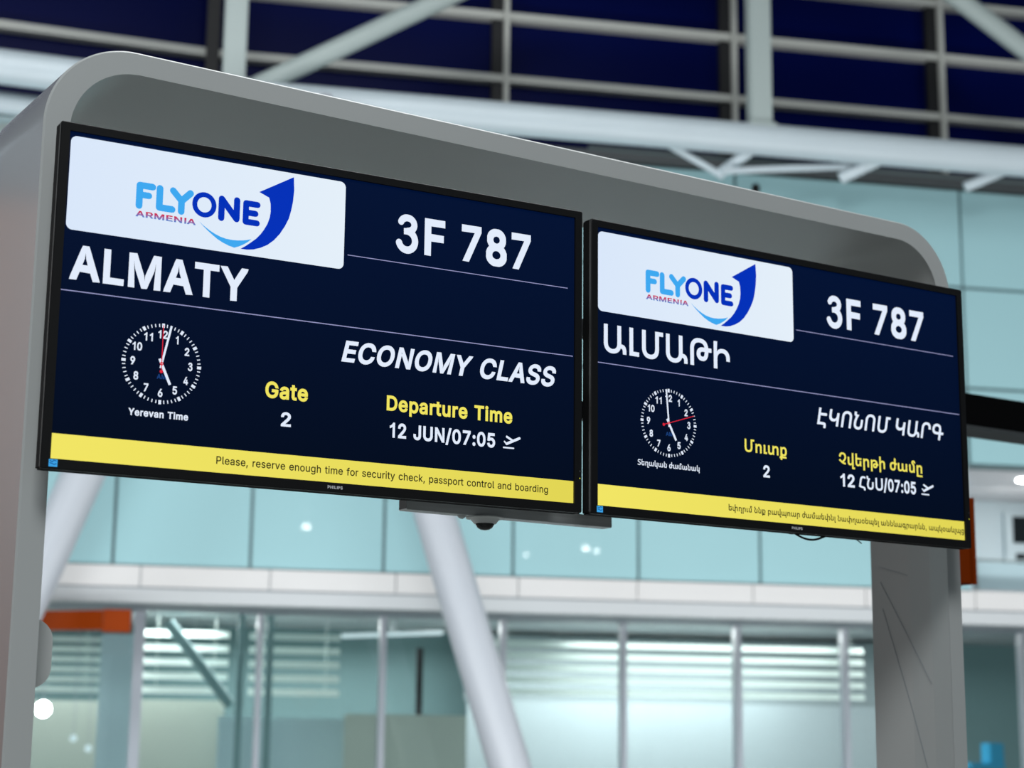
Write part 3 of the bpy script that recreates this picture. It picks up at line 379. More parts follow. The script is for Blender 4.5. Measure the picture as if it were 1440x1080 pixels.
  'ղ': [579,[[613,-237,379,-236,378,292,373,321,362,347,347,365,327,376,316,380,298,382,286,382,259,377,247,373,232,364,219,354,205,335,191,303,186,284,184,250,182,244,182,-18,64,-16,64,475,164,474,171,397,162,403,163,417,189,445,210,460,238,474,272,483,284,483,292,486,331,486,378,477,416,461,436,447,456,427,471,406,485,375,497,318,497,-137,613,-138]]],
  'ր': [577,[[64,-237,64,475,164,475,171,397,163,403,166,420,194,447,235,471,260,480,296,486,334,486,353,483,394,472,424,456,456,427,471,406,480,388,494,339,494,327,497,319,496,-16,378,-18,378,292,373,321,362,348,357,355,344,368,335,373,313,380,299,382,274,380,240,368,228,360,217,350,202,328,191,301,184,267,184,251,182,244,182,-238]]],
  'ւ': [320,[[181,476,182,84,303,82,303,-17,64,-17,63,476]]],
  'մ': [582,[[467,724,497,707,526,675,535,656,543,629,547,608,545,569,434,568,431,603,425,620,418,627,410,630,390,630,378,624,372,614,372,595,378,580,387,567,415,534,438,511,461,479,478,446,486,419,492,386,491,-16,397,-16,389,8,384,62,392,55,389,39,362,12,342,-2,314,-16,265,-27,218,-27,167,-16,132,1,99,32,75,69,64,108,58,140,59,475,173,476,177,166,182,137,192,111,207,94,220,85,253,76,271,76,286,79,301,83,317,91,340,111,350,126,359,143,368,176,373,213,373,370,366,404,355,428,331,462,288,510,271,535,260,558,254,575,251,599,254,625,260,651,278,684,298,704,328,722,357,731,405,735,433,734]]],
  'ն': [579,[[101,732,199,686,162,625,159,612,159,603,164,589,184,571,253,536,274,523,275,485,229,411,195,342,185,318,168,263,161,218,161,166,166,140,176,114,192,95,200,90,222,81,248,76,269,76,300,83,317,92,334,105,344,117,356,135,365,157,372,189,372,202,375,210,376,475,493,477,492,-17,396,-16,385,56,385,66,388,56,406,63,394,44,378,24,349,1,315,-16,266,-27,219,-27,211,-25,199,-25,150,-11,132,-2,102,20,77,48,67,63,57,85,48,110,40,160,40,211,48,264,66,321,97,386,151,471,112,494,89,510,60,542,45,578,45,611,51,638,60,657]]],
  'ք': [577,[[64,475,164,474,163,394,154,400,170,421,209,457,235,471,260,480,296,486,331,486,350,483,377,477,399,469,416,460,439,444,473,407,497,361,505,336,514,296,516,255,516,185,508,140,494,97,481,70,462,42,430,11,386,-14,342,-25,278,-25,249,-19,226,-10,193,11,170,34,169,57,179,45,181,-38,487,-42,491,-142,184,-143,180,-236,67,-238,63,-143,-1,-141,-1,-43,59,-42],[269,78,307,78,326,83,347,93,357,101,368,115,382,137,388,154,395,188,395,204,395,272,388,306,375,337,362,355,341,371,318,380,301,382,286,382,260,377,238,369,222,357,204,334,196,317,189,297,184,272,184,256,181,207,186,168,196,136,209,111,227,94,244,85]]],
  'բ': [577,[[64,-237,64,475,164,475,171,397,163,403,166,420,194,447,235,471,260,480,296,486,334,486,353,483,394,472,422,457,454,429,471,406,485,375,497,318,496,161,379,161,378,291,376,299,376,311,369,335,363,346,346,366,324,378,299,382,273,380,250,373,227,359,209,339,198,319,187,283,182,245,182,83,512,83,510,-16,183,-18,181,-236]]],
  'ա': [878,[[59,476,176,476,177,162,182,134,197,103,212,90,235,79,249,77,266,77,283,80,302,86,328,103,343,120,359,156,366,192,367,476,483,476,484,173,487,166,487,148,491,129,502,108,521,89,536,82,544,80,557,77,576,77,591,80,610,86,626,96,645,114,650,122,666,158,673,197,674,476,791,476,791,-18,694,-18,694,60,687,31,658,5,627,-12,592,-23,569,-26,523,-26,493,-21,466,-12,443,-1,416,20,397,45,393,53,407,60,395,41,370,16,328,-9,294,-20,259,-26,216,-26,173,-18,150,-9,129,2,95,33,81,54,70,80,61,116,61,127,58,135]]],
  'վ': [578,[[492,726,492,-137,588,-138,590,-238,374,-236,373,40,378,71,381,55,402,63,390,42,370,20,353,6,325,-11,295,-22,259,-28,222,-28,215,-25,203,-25,161,-14,138,-2,119,11,100,30,89,44,73,77,64,105,58,140,58,476,177,476,177,166,182,136,190,115,200,101,215,89,240,78,256,76,282,78,309,87,333,104,343,117,359,146,366,166,373,213,373,726]]],
  'պ': [878,[[786,-236,683,-237,674,-231,674,4,670,9,625,-17,595,-25,500,-25,475,-19,448,-7,423,10,398,37,375,15,355,1,325,-14,303,-22,285,-25,190,-25,160,-17,130,-2,108,15,87,39,69,72,62,97,59,119,59,467,61,472,68,475,168,475,176,469,176,177,179,157,189,122,198,108,208,98,228,86,260,78,293,86,305,91,321,102,335,116,346,132,356,157,366,209,367,469,375,475,479,474,484,467,484,187,489,149,502,114,515,98,535,86,568,78,593,83,613,91,630,103,651,129,663,159,674,212,674,469,683,475,783,475,788,473,791,467,791,-228]]],
  'ո': [577,[[495,-17,379,-17,378,293,375,312,366,341,360,351,346,366,330,376,318,379,301,382,286,382,260,377,241,369,229,360,213,345,205,332,194,308,186,280,182,245,181,-17,64,-17,64,475,164,474,171,397,163,403,168,421,193,446,213,460,249,477,293,486,337,486,388,474,408,465,431,451,457,425,471,405,485,374,497,318]]],
  'ժ': [589,[[484,726,485,456,522,445,592,417,562,319,491,346,486,347,485,195,483,186,480,155,469,110,458,82,444,57,416,23,388,2,360,-12,325,-23,290,-29,237,-29,218,-26,189,-21,158,-9,124,11,93,40,72,68,59,96,48,128,37,194,37,254,45,309,61,357,84,397,114,430,139,449,177,468,212,478,247,484,339,484,347,482,366,480,368,725],[366,375,325,381,260,381,248,378,226,372,206,361,189,343,179,329,165,295,160,273,160,260,158,252,158,198,160,190,160,178,172,134,181,117,191,102,206,90,229,79,253,74,275,74,287,76,305,81,316,87,334,102,342,112,350,129,359,157,367,209]]],
  'լ': [268,[[182,478,182,-137,277,-138,279,-238,63,-238,63,478]]],
  'օ': [565,[[366,470,408,448,451,407,467,385,486,347,497,315,505,270,505,242,508,224,505,215,505,189,503,169,486,111,470,79,451,51,411,14,392,1,363,-12,335,-20,298,-26,247,-26,212,-20,177,-9,133,15,99,46,75,79,54,124,43,162,37,202,37,257,43,297,56,342,75,380,99,412,117,430,141,449,177,468,222,481,245,485,305,485,328,481],[292,381,256,381,234,376,215,368,199,356,181,333,170,311,163,289,158,256,158,206,160,198,160,185,165,163,179,129,193,108,215,90,236,82,260,77,282,77,308,82,332,93,339,98,357,116,372,144,384,193,384,213,387,220,385,268,377,302,361,339,354,348,331,368,313,376]]],
  'ս': [577,[[64,474,168,476,176,469,176,182,181,152,189,124,201,104,218,91,233,84,255,78,270,78,293,84,310,91,329,104,351,134,361,159,369,192,374,229,374,469,383,476,483,476,489,472,491,467,491,-8,488,-14,483,-17,398,-16,389,-6,386,22,383,27,361,7,345,-4,308,-21,280,-27,203,-27,165,-19,130,-1,96,29,72,69,64,92,59,124,59,467]]],
  'գ': [617,[[492,-237,375,-238,390,71,382,32,347,1,313,-16,293,-22,256,-28,221,-28,214,-25,202,-25,168,-16,128,4,88,41,71,67,59,90,44,140,35,198,35,259,38,267,38,283,49,334,57,358,73,391,95,421,128,451,165,471,193,480,230,486,266,486,310,477,341,463,374,439,396,413,405,398,388,410,383,396,394,475,493,474,494,83,607,82,609,-17,494,-19],[253,76,284,78,304,83,318,89,330,97,344,110,359,134,368,161,373,188,373,219,375,226,373,272,368,300,361,319,343,350,325,367,313,373,290,380,274,382,242,380,226,375,202,362,187,348,175,328,168,313,163,297,156,255,156,199,159,192,159,178,163,154,175,125,189,104,204,91,227,81]]],
  'և': [608,[[60,725,177,726,177,169,184,130,190,116,198,104,214,89,226,83,255,76,273,76,304,83,322,94,339,108,350,123,361,148,371,189,371,207,373,215,373,476,492,476,492,84,598,83,598,-16,386,-16,388,63,384,35,356,7,317,-16,267,-27,221,-27,186,-21,161,-13,138,-2,117,13,92,42,73,78,64,105,58,140]]],
  'զ': [580,[[610,-237,376,-236,390,71,382,32,347,1,305,-19,255,-28,201,-25,155,-11,138,-2,117,13,87,43,71,67,59,90,44,140,35,198,35,259,38,267,38,283,41,303,57,358,73,391,93,419,129,452,165,472,209,483,221,483,229,486,266,486,286,483,324,471,358,451,384,429,405,399,388,410,383,396,394,475,493,474,494,-137,610,-138],[253,76,284,78,304,83,318,89,330,97,344,110,359,134,368,161,373,188,373,219,375,226,373,272,368,300,361,319,343,350,325,367,313,373,290,380,274,382,242,380,226,375,202,362,187,348,175,328,168,313,163,297,156,255,156,199,159,192,159,178,163,154,175,125,189,104,204,91,227,81]]],
  'ց': [579,[[486,474,492,466,492,-69,484,-112,464,-157,452,-174,414,-210,369,-233,321,-243,304,-243,296,-246,199,-246,191,-243,176,-243,136,-235,81,-215,75,-207,75,-117,80,-109,104,-108,159,-128,201,-138,236,-141,244,-143,274,-141,316,-130,341,-116,354,-103,362,-89,375,-39,375,11,371,16,351,0,316,-18,296,-23,281,-26,201,-26,159,-15,134,-3,116,9,84,42,73,58,50,106,42,138,37,178,37,273,42,313,55,361,75,401,92,423,125,453,164,474,189,482,206,484,291,484,309,481,349,464,384,437,387,441,390,463,399,474],[266,382,224,371,205,361,191,347,180,331,170,306,160,261,160,246,157,238,157,211,162,178,170,146,180,123,206,95,236,82,261,78,276,80,311,90,326,99,344,117,357,141,364,163,375,218,375,251,369,283,357,326,347,343,330,361,311,371]]],
  ',': [300,[[33,-175,78,108,205,109,125,-176]]],
  'կ': [577,[[65,725,168,725,176,719,176,182,182,149,189,124,204,102,218,91,255,78,268,78,298,86,318,96,331,107,346,127,356,147,368,189,374,229,375,470,383,475,483,475,491,469,491,-228,485,-237,383,-237,374,-231,373,13,365,12,340,-7,325,-14,293,-25,275,-27,208,-27,188,-25,160,-17,135,-4,118,8,87,42,69,77,64,92,59,124,59,717]]],
  ' ': [260,[]],
 },
}
def lettering(bm, style, text, u0, u1, z0, cap, s, ref=None, slant=0.0, ch_only=None):
    G = GLYPHS[style]; x = 0.0; polys = []
    for c in text:
        adv, loops = G[c]
        polys.append([[(l[i] + x, l[i + 1]) for i in range(0, len(l), 2)] for l in loops]); x += adv
    ref = ref or {'B': 'E', 'R': 'P', 'A': 'Լ', 'C': 'ե'}[style]
    hr = max(v for l in G[ref][1] for v in l[1::2]) - max(0, min(v for l in G[ref][1] for v in l[1::2]))
    xs = [p[0] + slant * p[1] for g in polys for l in g for p in l]
    lo, hi = min(xs), max(xs); ku = (u1 - u0) / (hi - lo); kz = cap / hr
    ybase = min(l[i] for l in G[ref][1] for i in range(1, len(l), 2))
    for g in polys:
        # outer loops hold the holes that lie inside them
        L = [[(u0 + (px + slant * py - lo) * ku, z0 + (py - ybase) * kz) for px, py in l] for l in g]
        if not L: continue
        def area2(l): return sum(a[0] * b[1] - b[0] * a[1] for a, b in zip(l, l[1:] + l[:1]))
        big = max(L, key=lambda l: abs(area2(l))); sg = area2(big) > 0
        outer = [l for l in L if (area2(l) > 0) == sg]; holes = [l for l in L if (area2(l) > 0) != sg]
        for o_ in outer:
            x0, x1_ = min(p[0] for p in o_), max(p[0] for p in o_); y0, y1_ = min(p[1] for p in o_), max(p[1] for p in o_)
            hs = [h for h in holes if x0 <= h[0][0] <= x1_ and y0 <= h[0][1] <= y1_]
            flat(bm, [o_] + hs, s)
    return bm

# ------------------------------------------------------------------ the hall: floor and far wall
link('floor', B(-22, 22, -24, 9, -0.2, 0.0), M['floor'], fr=BG)['kind'] = 'structure'

wall = thing('wall_back', BG, (0, 0, 0), kind='structure')
link('backing', B(-9, 3.86, .03, .25, 3.945, 6.335), M['joint'], wall)
link('backing', B(-9, 3.86, .03, .25, 2.90, 3.945), M['joint'], wall)
link('backing', B(3.86, 9, .03, .25, 3.955, 6.335), M['joint'], wall)
def panels(us, zs, g=0.012):
    for a, b in zip(us, us[1:]):
        for c, d in zip(zs, zs[1:]):
            link('glass_panel', B(a + g, b - g, 0, .028, c + g, d - g, bev=.003), M['teal'], wall)
lower = [-3.007 + 1.01 * k for k in range(-5, 8)]
lower = [u for u in lower if u < 3.8]
panels(lower[:-1] + [3.04, 3.86], (2.905, 3.945))
panels([u for u in lower if u < 3.4] + [3.88], (3.945, 4.60))
upper = [-8.17, -6.15, -4.14, -2.13, -0.12, 1.88, 3.89, 5.9, 7.9]
panels(upper[:7], (4.60, 5.465, 6.33))
panels([3.89, 5.9, 7.9], (3.955, 4.60, 5.465, 6.33))
link('wall_cap', B(-9, 9, -.06, .25, 6.335, 6.405), M['cap'], wall)

# fascia of the upper floor, in separate white panels, and the sill under it
fas = thing('trim_1', BG, (0, 0, 2.745), kind='structure')
fj = [-2.80 + .953 * k for k in range(-6, 12)]
for a, b in zip(fj, fj[1:]):
    link('fascia_panel', B(a + .004, b - .004, -.035, .1, 2.752, 2.905, bev=.003), M['fascia'], fas)
link('backing_strip', B(fj[0], fj[-1], -.01, .1, 2.70, 2.90), M['soffit'], fas)
tr2 = link('trim_2', B(-8.5, 8.5, -.015, .12, 2.635, 2.742, bev=.004), M['fascia2'], fr=BG, base=(0, 0, 2.69)); tr2['kind'] = 'structure'
so = link('ceiling', B(-8.5, 8.5, .12, 1.3, 2.66, 2.72), M['soffit'], fr=BG, base=(0, .7, 2.68)); so['kind'] = 'structure'

# lower windows: frames with panes, standing back under the soffit
mu = [(-6.9, .05), (-5.9, .05), (-4.85, .05), (-3.82, .05), (-2.775, .085), (-1.816, .045), (-.809, .05), (.20, .045), (1.238, .045), (2.252, .05), (3.229, .045), (4.06, .045), (4.93, .08), (5.95, .05)]
for i, ((a, wa), (b, wb)) in enumerate(zip(mu, mu[1:])):
    w = thing('window_%d' % (i + 1), BG, (a, 1.2, 0), kind='structure')
    link('frame_post', B(a - wa / 2, a + wa / 2, 1.15, 1.27, 0.0, 2.66), M['frame'], w)
    link('bottom_rail', B(a + wa / 2, b - wb / 2, 1.16, 1.25, 0.0, 0.12), M['frame'], w)
    link('pane', B(a + wa / 2, b - wb / 2, 1.20, 1.212, 0.12, 2.655), M['pane'], w)

# rooms behind the glass
link('wall_interior', B(-8, 8, 4.2, 4.3, 0, 2.9), M['teal_in'], fr=BG, base=(0, 4.25, 0))['kind'] = 'structure'
link('ceiling_interior', B(-8, 8, 1.3, 4.2, 2.74, 2.8), M['grey_in'], fr=BG, base=(0, 2.7, 2.75))['kind'] = 'structure'

def partition(name, u0, u1, s, z1, m, label, h0=0.0):
    o = link(name, B(u0, u1, s, s + .04, h0, z1, bev=.004), m, fr=BG, base=((u0 + u1) / 2, s, h0))
    tag(o, label, 'partition')
partition('partition', -3.75, -3.03, 2.9, 1.98, M['olive'], 'grey green partition behind the glass beside the left gantry leg')
partition('partition', -3.0, -1.98, 2.95, 2.0, M['olive'], 'olive grey partition behind the second glass bay, right of the thick window post')
partition('partition', -2.04, -.90, 2.75, 1.86, M['blue_in'], 'pale blue partition below the blind slats in the middle of the left windows')
partition('partition', -1.0, .06, 2.05, 1.886, M['olive'], 'frosted olive partition left of the leaning column foot')
partition('partition', .36, 4.95, 3.6, 2.06, M['pale_in'], 'wide pale grey blue partition behind the blinds, right of the leaning column')
partition('transom_panel', .36, 4.9, 3.75, 2.70, M['grey_mid'], 'grey band above the wide pale partition, behind the long slats', 2.06)
partition('partition', -3.075, -2.80, 1.7, 2.5, M['blue_in'], 'tall narrow pale teal panel under the orange fascia box')

def blind(u0, u1, s, zs, h, label, m='slat', d=.05):
    t = thing('slat_blind', BG, ((u0 + u1) / 2, s, zs[-1]), label, 'blind', 'slatted blinds behind the windows')
    for z in zs:
        bm = bmesh.new()
        vs = [(-.0, -h / 2), (d, h / 2)]
        box(bm, u0, u1, s, s + .012, z - h / 2, z + h / 2)
        for v in bm.verts: v.co.y += (v.co.z - z) * .5
        link('slat', bm, M[m], t)
    for u in (u0 + .12, u1 - .12): link('cord', tube(bmesh.new(), (u, s + .02, zs[-1]), (u, s + .02, 2.741), .003, 6), M['slat'], t)
    return t
blind(-3.62, -3.07, 2.0, [2.467 - .083 * k for k in range(6)], .048, 'short stack of pale slats right of the left gantry leg')
blind(-2.72, -1.98, 2.6, [2.568 - .122 * k for k in range(5)], .058, 'pale slats behind the second glass bay, crossed by a slanting column reflection')
blind(-1.80, -.995, 2.6, [2.562 - .122 * k for k in range(5)], .058, 'pale slats behind glass just left of the ceiling tube lamp')
blind(.42, 4.0, 2.6, [2.55 - .108 * k for k in range(5)], .052, 'long pale slats behind glass between leaning column and right gantry leg')
tag(link('column_reflection', tube(bmesh.new(), (-2.52, 2.5, 2.66), (-1.95, 2.5, 1.95), .05), M['teal_in'], fr=BG, base=(-2.2, 2.5, 2.3), smooth=True),
    'teal tube shaped as the column reflection slanting across the slats', 'brace')  # tube stands in for the leaning column's reflection in the glass
for u, lb in ((-1.89, 'slim teal post behind glass left of the thin window post'), (-1.64, 'slim teal post behind glass right of the thin window post')):
    tag(link('interior_post', B(u - .03, u + .03, 2.34, 2.40, 0, 2.74), M['teal_in'], fr=BG, base=(u, 2.48, 0)), lb, 'post')
tag(link('interior_post', B(-.385, -.33, 2.052, 2.088, 1.886, 2.46), M['dark'], fr=BG, base=(-.36, 2.07, 1.886)),
    'short dark post on the frosted partition beside the leaning column', 'post')
tb = thing('tube_lamp', BG, (-.6, 2.4, 2.55), 'thin bright tube lamp under the ceiling behind the middle windows', 'lamp')
link('diffuser', tube(bmesh.new(), (-1.05, 2.0, 2.545), (-.02, 2.9, 2.65), .018, 12), M['lamp_soft'], tb, smooth=True)
link('housing', B(-.56, -.50, 2.4, 2.46, 2.62, 2.7395), M['grey_in'], tb)
for u, z, r, m, lb in ((-3.50, 1.88, .060, 'lamp', 'round glowing globe shaped as a lamp reflection beside the left gantry leg'),
                    (-3.25, 1.652, .030, 'lamp_soft', 'small round globe for a lamp reflection low in the left glass'),
                    (-3.13, 1.572, .030, 'lamp_soft', 'faint small globe for a lamp reflection low in the left glass, rightmost')):
    t = thing('lamp_reflection', BG, (u, 1.5, z), lb, 'lamp', 'globes shaped as lamp reflections in the left glass')  # glowing globes stand in for lamps reflected in the glass
    bm = bmesh.new(); bmesh.ops.create_uvsphere(bm, u_segments=20, v_segments=12, radius=r)
    bmesh.ops.translate(bm, verts=bm.verts, vec=(u, 1.5, z)); link('globe', bm, M[m], t, smooth=True)
    link('stem', tube(bmesh.new(), (u, 1.5, z + r), (u, 1.5, 2.742), .003, 8), M['frame'], t)
t = thing('counter_box', BG, (5.1, 2.2, 0), 'blue box on a stand behind the right glass beyond the gantry leg', 'box')
link('body', B(5.07, 5.21, 2.2, 2.4, 1.50, 1.705, bev=.01), M['blue_box'], t)
link('tray', B(4.87, 5.21, 2.19, 2.41, 1.47, 1.52, bev=.006), M['blue_box'], t)
link('stand', B(4.92, 5.18, 2.22, 2.38, 0, 1.47, bev=.006), M['teal_in'], t)
for pw in ((-1.0, 3.0, 75), (2.2, 3.0, 85), (2.4, 2.38, 18), (5.2, 2.6, 32), (-3.4, 2.7, 70)):
    area('room_fill', BG.at(pw[0], pw[1], 2.70), BG.at(pw[0], pw[1] - .3, 0), 2.6, .5, pw[2], (1, .98, .98))  # unseen fills added to brighten the bays behind the glass

area('bay_lamp', BG.at(5.2, .9, 3.9), BG.at(5.3, 1.4, 3.0), 1.2, .3, 14, (1, .99, .97))

# upper bay on the right: recess with ceiling, window and balustrade
bay = thing('wall_bay', BG, (4.9, 2.0, 2.9), kind='structure')
link('back_panel', B(3.9, 7.5, 2.0, 2.1, 2.9, 4.1), M['bay'], bay)
link('ceiling_panel', B(3.87, 7.5, .26, 2.0, 3.95, 4.05), M['bayceil'], bay)
link('side_panel', B(3.84, 3.88, .03, 2.0, 2.9, 4.0), M['bay'], bay)
link('floor_slab', B(3.8, 7.5, .1, 2.0, 2.74, 2.93), M['fascia2'], bay)
w = thing('window_20', BG, (5.9, 1.97, 3.2), kind='structure')
link('window_frame', box(B(5.19, 6.6, 1.955, 2.0, 3.16, 3.85), 5.2, 6.6, 1.95, 2.0, 3.48, 3.53), M['bay'], w)
for a in ((5.27, 5.9, 3.56, 3.81), (5.96, 6.5, 3.56, 3.81), (5.29, 5.39, 3.20, 3.46), (5.46, 6.0, 3.20, 3.46)):
    link('pane', B(a[0], a[1], 1.94, 1.953, a[2], a[3]), M['darkwin'], w)
t = thing('balustrade', BG, (4.8, .3, 2.9), 'pale glass balustrade with grey rail on the upper ledge at right', 'balustrade')
for k in range(3): link('infill_panel', B(4.06 + k * 1.1, 5.14 + k * 1.1, .30, .312, 2.93, 3.18), M['blue_in'], t)
link('handrail', tube(bmesh.new(), (4.0, .3, 3.20), (7.4, .3, 3.20), .014, 12), M['rail'], t, smooth=True)
link('end_post', B(4.03, 4.06, .28, .32, 2.9, 3.2), M['rail'], t)
t = thing('ceiling_downlight', BG, (4.95, 1.0, 3.94), 'bright round downlight in the white bay ceiling at right edge', 'lamp')
link('trim_ring', lathe(bmesh.new(), (4.72, .55), [(.14, 3.951), (.14, 3.942), (.12, 3.938)]), M['white'], t, smooth=True)
link('lens', lathe(bmesh.new(), (4.72, .55), [(.115, 3.940), (.115, 3.932)]), M['lamp'], t)

# ------------------------------------------------------------------ glazed roof wall and truss
gz = thing('window_30', BG, (0, 1.1, 6.4), kind='structure')
vs_ = [-8.6, -6.5, -4.45, -2.397, .136, 2.245, 4.273, 6.3, 8.4]
hs_ = [6.2, 6.79, 7.38, 7.967, 8.50, 9.1, 9.8]
BEND = math.tan(math.radians(7.5))
def bend(bm):           # left of u = -2.4 the facade turns toward the hall
    for v in bm.verts:
        if v.co.x < -2.4: v.co.y += (v.co.x + 2.4) * BEND
    return bm
for a, b in zip(vs_, vs_[1:]):
    for c, d in zip(hs_, hs_[1:]):
        link('pane', bend(B(a + .02, b - .02, 1.14, 1.16, c + .02, d - .02)), M['navy'], gz)
for z in hs_[2:]:
    link('transom', B(-2.4, 8.4, 1.03, 1.14, z - .034, z + .034), M['mull'], gz)
    link('transom', bend(B(-8.6, -2.4, 1.03, 1.14, z - .034, z + .034)), M['mull'], gz)
link('corner_gasket', B(-2.47, -2.36, .98, 1.14, 6.2, 9.8), M['dark'], gz)
for u in vs_[4:]:
    link('mullion', B(u - .022, u + .022, 1.0, 1.14, 6.2, 9.8), M['mull'], gz)
    link('mullion_shade', B(u - .12, u - .022, 1.06, 1.14, 6.2, 9.8), M['dark'], gz)  # dark strip for the shaded side of the mullion

t = thing('roof_truss', BG, (0, -.6, 6.4), 'white tubular roof truss spanning above the teal glass wall', 'truss')
link('main_beam', tube(bmesh.new(), (-2.4, -.6, 6.41), (9, -.6, 6.41), .128, 32), M['steel'], t, smooth=True)
link('main_beam', bend(tube(bmesh.new(), (-9, -.6, 6.41), (-2.4, -.6, 6.41), .128, 32)), M['steel'], t, smooth=True)
link('flange', B(.5, 9, -.50, -.44, 6.265, 6.29), M['cap'], t)
link('lower_chord', bend(tube(bmesh.new(), (-9, -.3, 6.24), (-2.4, -.3, 6.24), .082, 24)), M['steel'], t, smooth=True)
link('chord_shade', B(-9, -2.4, -.25, -.1, 6.08, 6.17), M['post'], t)  # grey strip put in as the shade below the lower chord
for a, b, r in (((.95, 6.39), (1.62, 6.13), .028), ((1.86, 6.36), (1.57, 6.13), .045), ((1.55, 6.12), (2.95, 6.33), .028), ((2.95, 6.35), (2.62, 6.19), .05), ((4.12, 6.38), (3.72, 6.20), .045), ((5.3, 6.38), (4.9, 6.2), .045)):
    link('strut', tube(bmesh.new(), (a[0], -.6, a[1]), (b[0], -.45, b[1]), r, 16), M['steel'], t, smooth=True)
tag(link('spot_lamp', lathe(bmesh.new(), (1.93, -.35), [(.02, 6.12), (.035, 6.10), (.035, 6.02), (.02, 6.01)], 14), M['black'], fr=BG, base=(1.93, -.35, 6.05), smooth=True),
    'tiny black spot lamp at the top of the teal wall above the gantry', 'lamp')
for (u0, u1, zt, lb) in ((-2.389, -2.218, 9.6, 'square pale steel post above the left end of the gantry'), (1.79, 1.975, 9.6, 'square pale steel post standing on the roof beam right of centre')):
    q = thing('roof_post', BG, ((u0 + u1) / 2, -.6, 6.5), lb, 'post', 'steel roof posts')
    link('shaft', B(u0, u1, -.66, -.54, 6.50, zt, bev=.012), M['post'], q)
    link('base_plate', B(u0 - .02, u1 + .02, -.69, -.51, 6.50, 6.53), M['post'], q)
for p0, p1, r, lb in (((-2.35, 6.365), (.25, 7.93), .078, 'thick slanting roof brace rising right behind the gantry top'),
                      ((2.9, 8.30), (5.4, 6.62), .083, 'thick slanting roof brace falling to the top right corner')):
    q = thing('roof_brace', BG, (p0[0], -.6, p0[1]), lb, 'brace', 'slanting roof braces')
    link('tube', tube(bmesh.new(), (p0[0], -.6, p0[1]), (p1[0], -.6, p1[1]), r, 24), M['post'], q, smooth=True)
    e = Vector((p1[0] - p0[0], 0, p1[1] - p0[1])).normalized() * .05
    link('end_collar', tube(bmesh.new(), (p0[0], -.6, p0[1]), (p0[0] + e.x, -.6, p0[1] + e.z), r + .015, 24), M['post'], q, smooth=True)

# leaning columns that meet under the beam
for (ub, ut, lb) in ((-4.535, -2.15, 'pale round column leaning right, seen beside the left gantry leg'),
                     (.315, -1.72, 'pale round column leaning left, in front of the lower windows')):
    q = thing('leaning_column', BG, (ub, -.8, 0), lb, 'column', 'leaning round columns under the roof truss')
    link('shaft', tube(bmesh.new(), (ub, -.8, 0.0), (ut, -.8, 6.35), .152, 40), M['col'], q, smooth=True)
    link('base_collar', lathe(bmesh.new(), (ub, -.8), [(.2, 0.0), (.2, .06), (.18, .08)]), M['steel'], q, smooth=True)

# orange boxes
t = thing('orange_sign_box', BG, (-3.05, -.5, 2.4), 'orange fascia box under the white ledge beside the left gantry leg', 'sign')
link('front_box', B(-3.05, -2.853, -.5, -.35, 2.389, 2.546, bev=.003), M['orange'], t)
link('return_box', prism(bmesh.new(), [(-3.052, -.5), (-3.62, -.22), (-3.62, -.12), (-3.052, -.36)], 2.402, 2.538), M['orange'], t)
t = thing('orange_sign', AR, (1.95, .8, 2.1), 'small orange hanging sign behind the right edge of the right screen', 'sign')
link('sign_body', B(1.72, 1.978, .8, .86, 2.119, 2.385, bev=.003), M['orange'], t)
link('edge_trim', B(1.979, 1.992, .79, .87, 2.119, 2.39), M['orange'], t)
link('hanger', tube(bmesh.new(), (1.85, .83, 2.385), (1.85, .83, 2.64), .006, 10), M['tube'], t)
link('hanger', tube(bmesh.new(), (1.76, .83, 2.385), (1.76, .83, 2.64), .006, 10), M['tube'], t)
link('hanger_arm', B(1.755, 1.855, .82, .899, 2.64, 2.65), M['tube'], t)
t = thing('black_monitor', AR, (2.5, 1.0, 2.64), 'black monitor casing jutting in from the right edge behind the right screen', 'monitor')  # next gantry's monitor casing, built as a long black box
link('monitor_body', B(1.66, 3.4, .9, 1.02, 2.652, 2.757, bev=.003), M['casing'], t)
link('support_post', B(3.30, 3.40, .91, 1.01, 0.0, 2.639, bev=.003), M['casing'], t)
link('bottom_trim', B(1.66, 3.4, .9, 1.02, 2.639, 2.651), M['cap'], t)

# lamps hanging over the hall in front of the wall; they mirror in the teal glass
for (x, y, z, r, lb) in ((1.78, 3.13, 4.548, .055, 'large white pendant lamp above the gantry, standing apart from the others'), (5.64, 3.95, 4.385, .05, 'larger of the two close-set pendant lamps right of the gantry'), (5.80, 3.97, 4.36, .035, 'smaller of the two close-set pendant lamps right of the gantry'), (4.80, 3.77, 4.27, .03, 'smallest pendant lamp, between the large one and the close-set pair')):
    fr_ = Frame(x, y, 12)
    t = thing('pendant_lamp', fr_, (0, 0, z), lb, 'lamp', 'pendant lamps over the hall')
    link('bulb', lathe(bmesh.new(), (0, 0), [(r * .6, z - r * .4), (r, z), (r, z + r * .6)], 16), M['lamp'], t, smooth=True)
    link('shade', lathe(bmesh.new(), (0, 0), [(r * 1.1, z + r * .6), (r * 1.1, z + .30), (r * .5, z + .31)], 20), M['white'], t, smooth=True)
    link('rod', tube(bmesh.new(), (0, 0, z + .3), (0, 0, 9.0), .008, 8), M['steel'], t)

